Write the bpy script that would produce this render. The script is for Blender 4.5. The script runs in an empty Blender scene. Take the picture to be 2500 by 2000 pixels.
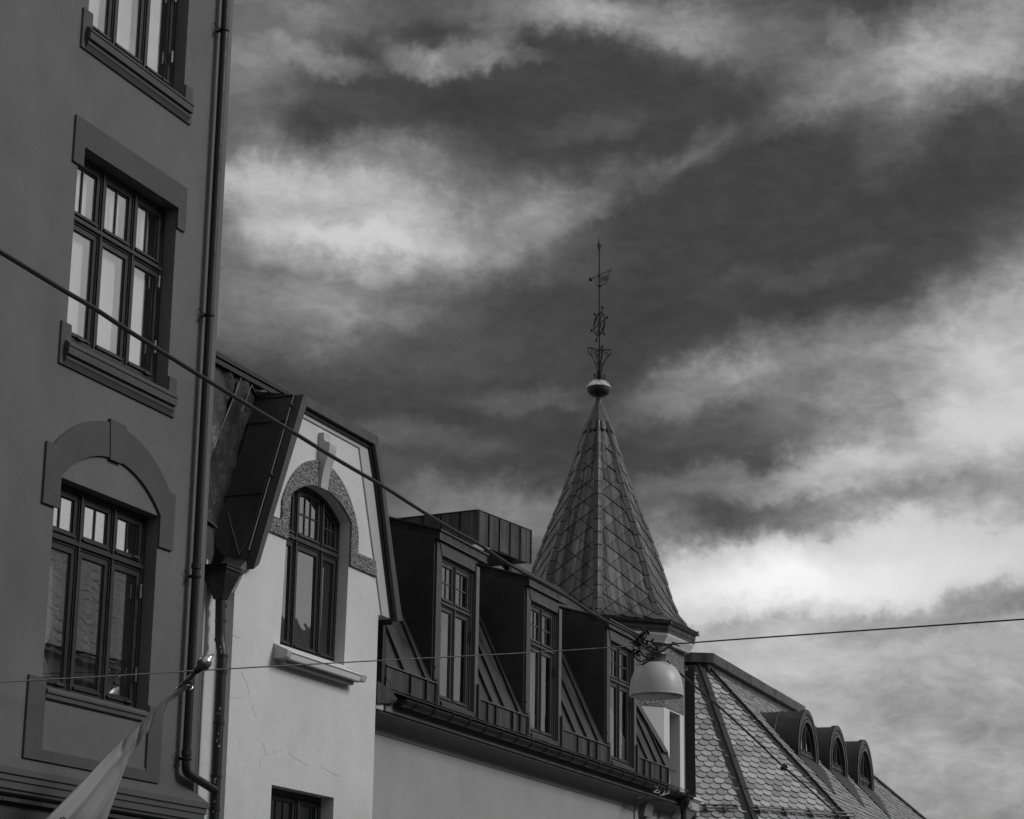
import bpy, bmesh, math, random
import numpy as np
from mathutils import Vector, Matrix
from mathutils.geometry import tessellate_polygon
rnd = random.Random(7)
SC = bpy.context.scene
COL = SC.collection
rad, cos, sin, PI = math.radians, math.cos, math.sin, math.pi

# ------------------------------------------------------------------ camera
F_PX = 5488.0
PITCH, ROLL = math.atan(F_PX/20302), math.atan(305/20300)
CAM = Vector((0, 0, 1.6))
FW = Vector((0, cos(PITCH), sin(PITCH)))
_up, _r = Vector((0, -sin(PITCH), cos(PITCH))), Vector((1, 0, 0))
RT = _r*cos(ROLL) + _up*sin(ROLL)
UP = _up*cos(ROLL) - _r*sin(ROLL)
cd = bpy.data.cameras.new('camera'); cam = bpy.data.objects.new('camera', cd); COL.objects.link(cam)
cam.matrix_world = Matrix(((RT.x, UP.x, -FW.x, CAM.x), (RT.y, UP.y, -FW.y, CAM.y), (RT.z, UP.z, -FW.z, CAM.z), (0, 0, 0, 1)))
cd.sensor_width = 36; cd.lens = 36*F_PX/2500; cd.clip_end = 3000; cd.clip_start = .1
SC.camera = cam

def ray(px, py): return FW*F_PX + RT*(px-1250) + UP*(1000-py)
def azel(px, py):
    r = ray(px, py); return math.degrees(math.atan2(r.x, r.y)), math.degrees(math.atan2(r.z, math.hypot(r.x, r.y)))

# ------------------------------------------------------------------ sky and light
SUN_AZ, SUN_EL = 96, 34
W = bpy.data.worlds.new('World'); SC.world = W; W.use_nodes = True
nt = W.node_tree; nt.nodes.clear()
class G:
    """small node helper"""
    def __init__(s, nt): s.nt = nt
    def n(s, t, **k):
        o = s.nt.nodes.new(t)
        for a, b in k.items(): setattr(o, a, b)
        return o
    def put(s, sock, v):
        if isinstance(v, (int, float, tuple, list, Vector)): sock.default_value = v
        else: s.nt.links.new(v, sock)
    def m(s, op, a, b=0.0, c=0.0, clamp=False):
        o = s.n('ShaderNodeMath', operation=op, use_clamp=clamp)
        s.put(o.inputs[0], a); s.put(o.inputs[1], b); s.put(o.inputs[2], c); return o.outputs[0]
    def vm(s, op, a, b=(0, 0, 0), sc=1.0):
        o = s.n('ShaderNodeVectorMath', operation=op)
        s.put(o.inputs[0], a); s.put(o.inputs[1], b); s.put(o.inputs[3], sc); return o.outputs[0]
    def noise(s, vec, scale, detail=5, rough=.55, dist=0.0, col=False):
        o = s.n('ShaderNodeTexNoise'); s.put(o.inputs['Vector'], vec)
        o.inputs['Scale'].default_value = scale; o.inputs['Detail'].default_value = detail
        o.inputs['Roughness'].default_value = rough; o.inputs['Distortion'].default_value = dist
        return o.outputs['Color' if col else 'Fac']
    def ramp(s, v, pts, inter='EASE'):
        o = s.n('ShaderNodeValToRGB'); s.put(o.inputs[0], v); cr = o.color_ramp; cr.interpolation = inter
        while len(cr.elements) < len(pts): cr.elements.new(.5)
        for e, (p, c) in zip(cr.elements, pts): e.position = p; e.color = (c, c, c, 1)
        return o.outputs[0]
    def mr(s, v, a, b, c, d, clamp=True):
        o = s.n('ShaderNodeMapRange', clamp=clamp)
        for i, x in enumerate((v, a, b, c, d)): s.put(o.inputs[i], x)
        return o.outputs[0]
    def link(s, a, b): s.nt.links.new(a, b)
g = G(nt)
sky = g.n('ShaderNodeTexSky', sky_type='NISHITA', sun_disc=False, sun_elevation=rad(SUN_EL), sun_rotation=rad(SUN_AZ), altitude=10, air_density=1, dust_density=.6)
sep = g.n('ShaderNodeSeparateColor'); g.link(sky.outputs[0], sep.inputs[0])
tc = g.n('ShaderNodeTexCoord'); D = tc.outputs['Generated']
xyz = g.n('ShaderNodeSeparateXYZ'); g.link(D, xyz.inputs[0])
AZ = g.m('MULTIPLY', g.m('ARCTAN2', xyz.outputs[0], xyz.outputs[1]), 57.2958)
EL = g.m('MULTIPLY', g.m('ARCSINE', xyz.outputs[2]), 57.2958)
cb = g.n('ShaderNodeCombineXYZ'); g.link(AZ, cb.inputs[0]); g.link(EL, cb.inputs[1]); Q = cb.outputs[0]
w1 = g.vm('SUBTRACT', g.noise(Q, .16, 3, .5, 0, True), (.5, .5, .5))
w2 = g.vm('SUBTRACT', g.noise(Q, .62, 12, .66, 0, True), (.5, .5, .5))
QW = g.vm('ADD', Q, g.vm('ADD', g.vm('SCALE', w1, sc=1.0), g.vm('SCALE', w2, sc=1.9)))
# cloud banks: (x, y, half length, half height, tilt) as measured on the photograph's plate, turned into azimuth / elevation; last number is the strength
BANKS = [(820, 505, 340, 85, -4, .22), (820, 480, 460, 130, 0, .13), (890, 400, 300, 80, 4, .15), (760, 600, 330, 60, 0, .10), (1170, 540, 300, 110, 8, .14), (1020, 610, 360, 70, -4, .10), (700, 540, 240, 70, 0, .06),
 (660, 720, 330, 150, 0, .17), (900, 720, 300, 80, 4, .09), (1330, 540, 200, 60, 24, .07), (560, 440, 120, 60, 0, .12), (850, 250, 200, 40, -10, .03),
 (800, 140, 130, 42, -12, .15), (1010, 150, 100, 42, -20, .18), (1150, 140, 120, 52, 10, .20), (1260, 165, 90, 20, 0, .09),
 (1330, 40, 220, 60, -3, .18), (1540, 55, 260, 75, -8, .17), (1800, 70, 300, 110, 0, .13), (640, 40, 230, 150, 0, .16), (600, 260, 130, 170, 0, .12), (920, 20, 240, 60, 0, .09),
 (2400, 60, 260, 140, 30, .20), (2200, 150, 300, 110, 14, .15), (2230, 270, 170, 90, 50, .11), (2080, 70, 70, 36, -40, .10), (2050, 190, 200, 70, 10, .07), (2480, 150, 160, 120, 40, .06),
 (1830, 320, 400, 34, 25, .05), (1690, 365, 130, 36, 30, .06), (1450, 480, 230, 44, 24, .06), (1450, 320, 150, 45, 8, .06), (1400, 620, 200, 50, 0, .03),
 (2560, 830, 310, 270, 28, .23), (2350, 880, 430, 170, 24, .18), (1950, 840, 330, 80, 12, .15), (1680, 950, 220, 70, 16, .15), (2080, 900, 320, 90, 4, .10), (1900, 990, 300, 60, 0, .07), (1750, 1060, 180, 40, 5, .05),
 (1900, 1160, 420, 55, 4, .16), (2300, 1130, 440, 140, 8, .28), (1960, 650, 240, 30, 10, .04), (2450, 980, 220, 130, 0, .08),
 (2080, 1390, 560, 120, 6, .32), (2300, 1330, 440, 110, 10, .22), (1780, 1400, 240, 90, 0, .26), (1900, 1440, 300, 60, 0, .12), (1650, 1300, 120, 60, 0, .10),
 (2200, 1760, 1300, 380, 0, .42), (2380, 1710, 420, 110, -8, -.07), (2400, 1470, 330, 46, 12, -.08), (1960, 1510, 280, 34, 6, -.05), (2500, 1900, 480, 170, 0, -.06), (1900, 1620, 400, 60, 0, .05), (1260, 1270, 380, 80, 0, .20), (1000, 1180, 260, 50, 0, .05), (950, 1080, 300, 40, -3, .07), (1290, 985, 150, 34, 4, .08), (1000, 840, 330, 110, 0, .06)]
acc = None
for (x, y, a, b, t, s) in BANKS:
    az, el = azel(x, y); k = 97.5
    mp = g.n('ShaderNodeMapping', vector_type='TEXTURE'); g.link(QW, mp.inputs[0])
    mp.inputs['Location'].default_value = (az, el, 0); mp.inputs['Rotation'].default_value = (0, 0, rad(t))
    mp.inputs['Scale'].default_value = (1.6*a/k, 1.6*b/k, 50)
    gr = g.n('ShaderNodeTexGradient', gradient_type='SPHERICAL'); g.link(mp.outputs[0], gr.inputs[0])
    sm_ = g.n('ShaderNodeMapRange', interpolation_type='SMOOTHERSTEP'); g.link(gr.outputs['Fac'], sm_.inputs[0]); sm_.inputs[1].default_value = 0; sm_.inputs[2].default_value = .82; sm_.inputs[4].default_value = s
    v = sm_.outputs[0]
    acc = v if acc is None else g.m('ADD', acc, v)
# the bright bank low on the right goes on round the horizon towards the sun; broken cloud elsewhere
azd = g.m('ABSOLUTE', g.m('SUBTRACT', AZ, 75.0))
bank = g.m('MULTIPLY', g.mr(azd, 30, 62, 1, 0), g.mr(EL, 2, 46, 1, .42))
away = g.mr(g.m('ABSOLUTE', AZ), 13, 30, 0, 1)
rest = g.m('MULTIPLY', away, g.ramp(g.noise(Q, .055, 4, .6), [(.35, .12), (.65, .55)]))
high = g.m('MULTIPLY', g.mr(EL, 28, 50, 0, 1), .35)
acc = g.m('ADD', acc, g.m('MAXIMUM', g.m('MULTIPLY', bank, .72), g.m('MAXIMUM', rest, high)))
# wisps: fine broken structure, strongest at half cover
QS = g.vm('MULTIPLY', Q, (1, 1.9, 1))
fb = g.m('SUBTRACT', g.noise(QS, .45, 13, .64, .5), .5)
fb2 = g.m('SUBTRACT', g.noise(g.vm('ADD', QS, (31, 7, 0)), 1.4, 12, .60, .6), .5)
amp = g.m('ADD', .075, g.m('MULTIPLY', g.mr(acc, 0, .35, .1, 1), .28))
amp = g.m('MULTIPLY', amp, g.mr(acc, .30, .60, 1, .38))
acc = g.m('ADD', acc, g.m('ADD', g.m('MULTIPLY', fb, amp), g.m('MULTIPLY', g.m('MULTIPLY', fb2, amp), .60)))
cov = g.m('MAXIMUM', acc, -.03)
dsp = g.m('ADD', cov, .262)
dsp = g.m('SUBTRACT', dsp, g.m('MULTIPLY', g.m('MAXIMUM', g.m('SUBTRACT', dsp, .78), 0), .62))                       # brightness as it should read, then to light
lum = g.m('POWER', g.m('MINIMUM', dsp, 1.0), 2.2)
hazy = g.m('MULTIPLY', sep.outputs['Red'], .06)   # red part of the clear sky, as through the photographer's filter
lum = g.m('ADD', lum, g.m('MULTIPLY', g.m('MINIMUM', hazy, .3), .04))
cmb = g.n('ShaderNodeCombineColor')
for i in range(3): g.link(lum, cmb.inputs[i])
bg = g.n('ShaderNodeBackground'); g.link(cmb.outputs[0], bg.inputs[0]); bg.inputs[1].default_value = 1.0
wo = g.n('ShaderNodeOutputWorld'); g.link(bg.outputs[0], wo.inputs[0])
W.cycles.sampling_method = 'MANUAL'; W.cycles.sample_map_resolution = 512
sl = bpy.data.lights.new('sun', 'SUN'); sl.energy = 1.5; sl.angle = rad(20); sl.color = (1, 1, 1)
so = bpy.data.objects.new('sun', sl); COL.objects.link(so)
sd = Vector((sin(rad(SUN_AZ))*cos(rad(SUN_EL)), cos(rad(SUN_AZ))*cos(rad(SUN_EL)), sin(rad(SUN_EL))))
so.rotation_euler = sd.to_track_quat('Z', 'Y').to_euler(); so.location = (0, -20, 60)
SC.view_settings.view_transform = 'Standard'; SC.view_settings.look = 'None'
SC.view_settings.exposure = 0; SC.view_settings.gamma = 1; SC.view_settings.use_curve_mapping = False
SC.cycles.max_bounces = 6

# ------------------------------------------------------------------ materials
def mat(name, base, rough=.8, metal=0.0, var=.12, vs=1.2, fine=.06, fs=30., bump=.15, bs=60., streak=0., stscale=6., rand=0., dirt=0., uv=False, spec=.5, bdist=.01):
    m = bpy.data.materials.new(name); m.use_nodes = True; t = m.node_tree; t.nodes.clear(); h = G(t)
    tcn = h.n('ShaderNodeTexCoord'); P = tcn.outputs['UV' if uv else 'Object']
    v = h.m('MULTIPLY_ADD', h.m('SUBTRACT', h.noise(P, vs, 5, .6), .5), 2*var, 1.0)
    v = h.m('ADD', v, h.m('MULTIPLY', h.m('SUBTRACT', h.noise(P, fs, 3, .6), .5), 2*fine))
    if streak:
        sv = h.vm('MULTIPLY', P, (stscale, stscale if not uv else .35, .35))
        s1 = h.ramp(h.noise(sv, 1.0, 4, .6), [(.38, 0), (.72, 1)], 'LINEAR')
        v = h.m('ADD', v, h.m('MULTIPLY', h.m('SUBTRACT', s1, .35), streak))
    if dirt:
        d1 = h.ramp(h.noise(P, vs*5.3, 8, .75, .4), [(.54, 1), (.62, 0)], 'LINEAR')
        v = h.m('MULTIPLY', v, h.m('SUBTRACT', 1.0, h.m('MULTIPLY', h.m('SUBTRACT', 1.0, d1), dirt)))
    if rand:
        oi = h.n('ShaderNodeObjectInfo')
        v = h.m('MULTIPLY', v, h.mr(oi.outputs['Random'], 0, 1, 1-rand, 1+rand))
    v = h.m('MULTIPLY', v, base, clamp=True)
    cc = h.n('ShaderNodeCombineColor')
    for i in range(3): h.link(v, cc.inputs[i])
    b = h.n('ShaderNodeBsdfPrincipled'); h.link(cc.outputs[0], b.inputs['Base Color'])
    b.inputs['Metallic'].default_value = metal; b.inputs['Specular IOR Level'].default_value = spec
    h.link(h.mr(h.noise(P, vs*2.7, 4, .6), .3, .7, max(.04, rough-.12), min(1, rough+.1)), b.inputs['Roughness'])
    if bump:
        bn = h.n('ShaderNodeBump'); bn.inputs['Strength'].default_value = bump; bn.inputs['Distance'].default_value = bdist
        hh = h.m('ADD', h.noise(P, bs, 5, .65), h.m('MULTIPLY', h.noise(P, 2.3, 2, .5), .8))
        h.link(hh, bn.inputs['Height']); h.link(bn.outputs[0], b.inputs['Normal'])
    o = h.n('ShaderNodeOutputMaterial'); h.link(b.outputs[0], o.inputs[0]); return m
def rough_mat(name, base):
    """thrown roughcast plaster: pebbly relief with dark pits"""
    m = mat(name, base, .95, var=.1, vs=2, bump=0); h = G(m.node_tree)
    b = next(n for n in m.node_tree.nodes if n.type == 'BSDF_PRINCIPLED'); src = b.inputs['Base Color'].links[0].from_socket
    tcn = h.n('ShaderNodeTexCoord'); P = h.vm('ADD', tcn.outputs['Object'], h.vm('SCALE', h.noise(tcn.outputs['Object'], 25, 2, .5, 0, True), sc=.04))
    vo = h.n('ShaderNodeTexVoronoi'); h.link(P, vo.inputs['Vector']); vo.inputs['Scale'].default_value = 36
    nn = h.noise(P, 30, 5, .7)
    hh = h.m('ADD', h.m('MULTIPLY', vo.outputs['Distance'], -1.0), nn)
    pit = h.mr(hh, -.1, .35, .34, 1.08)
    mx = h.n('ShaderNodeMix', data_type='RGBA', blend_type='MULTIPLY'); mx.inputs[0].default_value = 1
    h.link(src, mx.inputs[6]); cc = h.n('ShaderNodeCombineColor')
    for i in range(3): h.link(pit, cc.inputs[i])
    h.link(cc.outputs[0], mx.inputs[7]); h.link(mx.outputs[2], b.inputs['Base Color'])
    bn = h.n('ShaderNodeBump'); bn.inputs['Strength'].default_value = 1; bn.inputs['Distance'].default_value = .05
    h.link(hh, bn.inputs['Height']); h.link(bn.outputs[0], b.inputs['Normal']); return m
def glass(name, mirror=.42, tint=.5, rough=.01, wav=.02):
    m = bpy.data.materials.new(name); m.use_nodes = True; t = m.node_tree; t.nodes.clear(); h = G(t)
    gl = h.n('ShaderNodeBsdfGlossy'); gl.inputs['Roughness'].default_value = rough; gl.inputs['Color'].default_value = (1, 1, 1, 1)
    tr = h.n('ShaderNodeBsdfTransparent'); tr.inputs[0].default_value = (tint, tint, tint, 1)
    tcn = h.n('ShaderNodeTexCoord'); bn = h.n('ShaderNodeBump'); bn.inputs['Strength'].default_value = wav; bn.inputs['Distance'].default_value = .05
    h.link(h.noise(tcn.outputs['Object'], 2.2, 2, .5), bn.inputs['Height']); h.link(bn.outputs[0], gl.inputs['Normal'])
    mx = h.n('ShaderNodeMixShader'); mx.inputs[0].default_value = mirror
    h.link(tr.outputs[0], mx.inputs[1]); h.link(gl.outputs[0], mx.inputs[2])
    o = h.n('ShaderNodeOutputMaterial'); h.link(mx.outputs[0], o.inputs[0]); return m

M = {}
M['a_wall'] = mat('grey_plaster', .130, .95, var=.34, vs=.7, fine=.28, fs=48, bump=.3, bs=70, streak=.12, stscale=1.6)
M['a_band'] = mat('dark_grey_band_plaster', .076, .95, var=.16, vs=1.3, fine=.25, fs=50, bump=.2, bs=90)
M['a_base'] = mat('charcoal_plaster', .05, .95, var=.1, vs=1.3, fine=.07, fs=40, bump=.25, bs=80)
M['a_cornice'] = mat('painted_cornice', .085, .85, var=.08, vs=1.7, fine=.05, fs=50, bump=.1)
M['frame'] = mat('dark_window_paint', .018, .5, var=.08, vs=3, fine=.03, bump=.03)
M['frame_c'] = mat('grey_window_paint', .048, .5, var=.1, vs=3, fine=.04, bump=.04)
M['b_wall'] = mat('pale_plaster', .63, .95, var=.2, vs=.9, fine=.22, fs=44, bump=.3, bs=80, streak=.05, stscale=2.2, dirt=.04)
M['b_trim'] = mat('pale_trim_plaster', .44, .9, var=.06, vs=1.2, fine=.05, fs=40, bump=.2, bs=80)
M['b_shade'] = mat('grey_trim_plaster', .33, .9, var=.08, vs=1.5, fine=.05, fs=40, bump=.2, bs=80)
M['rough'] = rough_mat('roughcast', .56)
M['c_wall'] = mat('light_grey_plaster', .35, .95, var=.16, vs=.8, fine=.2, fs=36, bump=.25, bs=80, streak=.07, stscale=1.8, dirt=.05)
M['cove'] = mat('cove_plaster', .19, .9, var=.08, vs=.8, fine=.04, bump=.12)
M['metal'] = mat('dark_sheet_copper', .026, .48, .2, var=.6, vs=1.5, fine=.12, fs=24, bump=.28, bs=3.2, streak=1.3, stscale=7, bdist=.012)
M['metal_b'] = mat('brown_black_sheet', .040, .5, .15, var=.8, vs=1.2, fine=.1, fs=20, bump=.35, bs=2.2, streak=.25, stscale=5, bdist=.02)
M['crumple'] = mat('crumpled_sheet', .028, .45, .2, var=.4, vs=1.5, fine=.1, fs=20, bump=.6, bs=4.0, streak=.5, stscale=5, bdist=.04)
M['metal_p'] = mat('apron_sheet', .036, .5, .25, var=.3, vs=2.5, fine=.12, fs=24, bump=.2, bs=4, streak=1.8, stscale=8, rand=.3)
M['metal_e'] = mat('dark_flashing_sheet', .016, .5, .2, var=.5, vs=1.5, fine=.1, bump=.2, bs=3, streak=.8, stscale=5)
M['flash'] = mat('grey_flashing', .055, .5, .2, var=.2, vs=2, fine=.08, bump=.12, bs=6, streak=.2)
M['pipe'] = mat('black_pipe_paint', .009, .5, .0, var=.3, vs=5, fine=.1, bump=.1, bs=12, dirt=0)
M['pipe_g'] = mat('grey_pipe_paint', .10, .45, .1, var=.15, vs=4, fine=.06, bump=.05)
M['tile'] = mat('spire_sheet_tile', .070, .46, .15, var=.5, vs=1.6, fine=.2, fs=40, bump=.1, bs=12, streak=2.6, stscale=9.0, rand=.30, uv=True)
M['hip'] = mat('spire_hip_sheet', .048, .55, .05, var=.25, vs=3, fine=.14, fs=40, bump=.1, bs=12, rand=.25)
M['iron'] = mat('black_iron', .012, .55, .4, var=.2, vs=6, bump=.1)
M['ball'] = mat('weathered_metal_ball', .62, .26, .85, var=.3, vs=6, fine=.2, fs=40, bump=.1, bs=20, streak=.5, stscale=14)
M['slate'] = mat('grey_slate', .38, .75, var=.16, vs=6, fine=.9, fs=32, bump=.35, bs=60, rand=.34, dirt=.6)
M['slate_edge_shade'] = mat('slate_shadow_line', .035, .9, var=.2, vs=6, bump=0)  # dark side faces stand in for the shadow line under each slate
M['slate_m'] = mat('grey_slate_courses', .34, .8, var=.3, vs=5, fine=.3, fs=40, bump=.3, bs=40, dirt=.3)
M['slate_o'] = mat('pale_slate_rows', .42, .8, var=.35, vs=3, fine=.3, fs=12, bump=.3, bs=20, dirt=.3)
M['white'] = mat('white_render', .66, .9, var=.05, vs=1.5, fine=.04, bump=.15, bs=70)
M['opal'] = mat('white_enamel_shade', .50, .42, var=.12, vs=3, fine=.03, bump=0, spec=.6, streak=.12, stscale=5)
M['opal_in'] = mat('lamp_glass_cover', .30, .35, var=.05, vs=5, fine=.03, bump=0)
M['lampcap'] = mat('grey_cast_cap', .10, .4, .4, var=.15, vs=6, bump=.05)
M['rubber'] = mat('black_rubber_cable', .012, .5, var=.2, vs=6, bump=.1)
M['wire'] = mat('galvanised_wire', .05, .5, .5, var=.2, vs=6, bump=0)
M['cloth'] = mat('grey_flag_cloth', .34, .85, var=.08, vs=2, fine=.06, fs=90, bump=.1, bs=120)
M['print'] = mat('dark_printed_mark', .01, .8, bump=0)
M['chrome'] = mat('polished_steel', .5, .3, .9, var=.1, vs=8, bump=0)
M['inner'] = mat('white_inner_reveal', .6, .9, var=.05, bump=0)
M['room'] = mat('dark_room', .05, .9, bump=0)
M['curtain'] = mat('white_lace_curtain', .75, .9, var=.15, vs=6, bump=.4, bs=10)
M['blind'] = mat('white_blind_and_reflection', .72, .8, var=.2, vs=1.6, bump=0)  # real blinds, and the painted sky reflections in the dormers
M['asphalt'] = mat('asphalt', .05, .9, var=.2, vs=.5, fine=.2, fs=40, bump=.3)
M['paving'] = mat('paving_concrete', .2, .9, var=.15, vs=.8, bump=.2)
M['kerb'] = mat('granite_kerb', .25, .8, var=.15, vs=3, bump=.2)
M['paint'] = mat('road_paint', .7, .7, bump=.1)
M['o_wall'] = mat('opposite_plaster', .35, .9, var=.1, bump=.2)
M['glass'] = glass('window_glass', .40, .55)
M['glass_u'] = glass('clear_upper_glass', .26, .93)
M['glass_l'] = glass('roof_reflecting_glass', .38, .9, wav=.012)
M['glass_e'] = glass('round_dormer_glass', .62, .5, wav=0)
M['glass_b'] = glass('darker_window_glass', .22, .45, wav=.04)
M['glass_d'] = glass('dormer_glass', .16, .5)

# ------------------------------------------------------------------ geometry helpers
class Fr:
    """a vertical facade: u runs along it, w stands out from it, z is height"""
    def __init__(s, psi, h=None, p0=None):
        p = rad(psi); s.d = Vector((sin(p), cos(p), 0)); s.n = Vector((cos(p), -sin(p), 0))
        s.h = h if h is not None else -p0.dot(s.n)
    def X(s, u, w, z): return s.d*u + s.n*(w-s.h) + Vector((0, 0, z))
    def uz(s, px, py, w=0):
        r = ray(px, py); t = (w-s.h)/r.dot(s.n); X = CAM + r*t; return X.dot(s.d), X.z
    def P(s, px, py, w=0): u, z = s.uz(px, py, w); return s.X(u, w, z)
class ZF:
    """horizontal or sloping plane given by origin and two axes"""
    def __init__(s, o, a, b): s.o = o; s.d = a.normalized(); s.b = b.normalized(); s.n = s.d.cross(s.b).normalized()
    def X(s, u, w, v): return s.o + s.d*u + s.b*v + s.n*w
    def uv(s, X): q = X - s.o; return q.dot(s.d), q.dot(s.b)
    def hit(s, px, py, w=0): r = ray(px, py); t = (s.o + s.n*w - CAM).dot(s.n)/r.dot(s.n); return CAM + r*t
def hz(px, py, d):
    r = ray(px, py); return CAM + r*(d/math.hypot(r.x, r.y))
def at_depth(px, py, d):
    r = ray(px, py); return CAM + r*(d/F_PX)

def area2(p): return sum(p[i][0]*p[(i+1) % len(p)][1] - p[(i+1) % len(p)][0]*p[i][1] for i in range(len(p)))
def ccw(p): return list(p) if area2(p) > 0 else list(p)[::-1]
def clip(poly, a, b, c):
    out = []
    for i in range(len(poly)):
        p, q = poly[i], poly[(i+1) % len(poly)]
        sp, sq = a*p[0]+b*p[1]-c, a*q[0]+b*q[1]-c
        if sp >= 0: out.append(p)
        if (sp > 1e-9 and sq < -1e-9) or (sp < -1e-9 and sq > 1e-9):
            t = sp/(sp-sq); out.append((p[0]+t*(q[0]-p[0]), p[1]+t*(q[1]-p[1])))
    res = []
    for p in out:
        if not res or math.hypot(p[0]-res[-1][0], p[1]-res[-1][1]) > 1e-5: res.append(p)
    if len(res) > 1 and math.hypot(res[0][0]-res[-1][0], res[0][1]-res[-1][1]) < 1e-5: res.pop()
    return res
def clip_to(poly, conv, d=0.0):
    """clip poly by the convex polygon conv moved inward by d"""
    conv = ccw(conv); n = len(conv)
    for i in range(n):
        p, q = conv[i], conv[(i+1) % n]; L = math.hypot(q[0]-p[0], q[1]-p[1])
        if L < 1e-7: continue
        a, b = -(q[1]-p[1])/L, (q[0]-p[0])/L
        poly = clip(poly, a, b, a*p[0]+b*p[1]+d)
        if len(poly) < 3: return []
    return poly
def inset(poly, d): return clip_to(ccw(poly), poly, d)
def rect(a, b, c, d): return [(a, c), (b, c), (b, d), (a, d)]

class MB:
    def __init__(s): s.v = []; s.f = []; s.uvs = None
    def add(s, vs, fs):
        o = len(s.v); s.v += [Vector(x) for x in vs]; s.f += [tuple(i+o for i in f) for f in fs]; return s
    def prism(s, fr, poly, w0, w1, holes=(), back=True):
        """plate standing between depths w0 < w1 with holes"""
        loops = [ccw(poly)] + [ccw(h)[::-1] for h in holes if len(h) > 2]
        flat = [p for L in loops for p in L]; n = len(flat)
        tris = tessellate_polygon([[Vector((p[0], p[1], 0)) for p in L] for L in loops])
        vs = [fr.X(p[0], w1, p[1]) for p in flat] + [fr.X(p[0], w0, p[1]) for p in flat]
        fs = []
        for t in tris:
            a = sum(flat[t[i]][0]*flat[t[(i+1) % 3]][1] - flat[t[(i+1) % 3]][0]*flat[t[i]][1] for i in range(3))
            if abs(a) < 1e-10: continue
            t = tuple(t) if a > 0 else tuple(t)[::-1]
            fs.append(t)
            if back: fs.append(tuple(i+n for i in t[::-1]))
        o = 0
        for L in loops:
            m = len(L)
            for i in range(m):
                a, b = o+i, o+(i+1) % m
                fs.append((a, a+n, b+n, b))
            o += m
        return s.add(vs, fs)
    def box(s, fr, u0, u1, w0, w1, z0, z1): return s.prism(fr, rect(u0, u1, z0, z1), w0, w1)
    def sweep(s, fr, prof, u0, u1, mit0=0, mit1=0, cap=True):
        """profile of (w, z) points pushed along u; mit = how much the end runs out with w"""
        n = len(prof); a = area2(prof)
        pr = prof if a > 0 else prof[::-1]
        vs = [fr.X(u0+mit0*p[0], p[0], p[1]) for p in pr] + [fr.X(u1+mit1*p[0], p[0], p[1]) for p in pr]
        fs = [(i, (i+1) % n, (i+1) % n+n, i+n) for i in range(n)]
        if cap: fs += [tuple(range(n))[::-1], tuple(range(n, 2*n))]
        return s.add(vs, fs)
    def poly(s, pts, th=None):
        n = len(pts); pts = [Vector(p) for p in pts]
        if th is None: return s.add(pts, [tuple(range(n))])
        vs = pts + [p - th for p in pts]
        return s.add(vs, [tuple(range(n)), tuple(range(n, 2*n))[::-1]] + [(i, i+n, (i+1) % n+n, (i+1) % n) for i in range(n)])
    def tube(s, pts, r, n=8, cap=True):
        pts = [Vector(p) for p in pts]; rs = r if isinstance(r, (list, tuple)) else [r]*len(pts)
        t0 = (pts[1]-pts[0]).normalized(); ref = Vector((0, 0, 1)) if abs(t0.z) < .9 else Vector((1, 0, 0))
        nx = t0.cross(ref).normalized(); vs = []
        for i, p in enumerate(pts):
            t = (pts[min(i+1, len(pts)-1)] - pts[max(i-1, 0)]).normalized()
            nx = (nx - t*nx.dot(t)).normalized(); ny = t.cross(nx)
            for k in range(n): a = 2*PI*k/n; vs.append(p + (nx*cos(a) + ny*sin(a))*rs[i])
        fs = [(i*n+k, i*n+(k+1) % n, (i+1)*n+(k+1) % n, (i+1)*n+k) for i in range(len(pts)-1) for k in range(n)]
        if cap: fs += [tuple(range(n))[::-1], tuple((len(pts)-1)*n+k for k in range(n))]
        return s.add(vs, fs)
    def lathe(s, c, prof, n=24, ax=Vector((0, 0, 1)), rot=0.0, ez=1.0):
        """prof: (radius, height) from bottom up"""
        ax = ax.normalized(); ref = Vector((1, 0, 0)) if abs(ax.x) < .9 else Vector((0, 1, 0))
        if abs(ax.z) > .999: X, Y = Vector((sin(rot), cos(rot), 0)), Vector((cos(rot), -sin(rot), 0)) ; Y = -Y
        else: X = ax.cross(ref).normalized(); Y = ax.cross(X)
        vs = [c + ax*h + (X*cos(2*PI*k/n) + Y*sin(2*PI*k/n))*r for (r, h) in prof for k in range(n)]
        m = len(prof)
        fs = [(i*n+k, i*n+(k+1) % n, (i+1)*n+(k+1) % n, (i+1)*n+k) for i in range(m-1) for k in range(n)]
        fs += [tuple(range(n))[::-1], tuple((m-1)*n+k for k in range(n))]
        return s.add(vs, fs)
    def ball(s, c, r, n=12, m=8):
        return s.lathe(c, [(max(.0005, r*sin(PI*i/m)), -r*cos(PI*i/m)) for i in range(m+1)], n)
    def build(s, name, material, parent=None, smooth=False, **tags):
        me = bpy.data.meshes.new(name); off = parent_world(parent)
        me.from_pydata([v-off for v in s.v], [], s.f); me.update()
        if isinstance(material, str): material = M[material]
        me.materials.append(material)
        if s.uvs:
            uvl = me.uv_layers.new(name='UVMap')
            for lp in me.loops: uvl.data[lp.index].uv = s.uvs[lp.vertex_index]
        if smooth:
            me.polygons.foreach_set('use_smooth', [True]*len(me.polygons))
            try: me.set_sharp_from_angle(angle=rad(38))
            except Exception: pass
        o = bpy.data.objects.new(name, me); COL.objects.link(o)
        if parent: o.parent = parent
        for k, v in tags.items(): o[k] = v
        return o
def parent_world(p):
    v = Vector((0, 0, 0))
    while p is not None: v = v + Vector(p.location); p = p.parent
    return v
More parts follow.
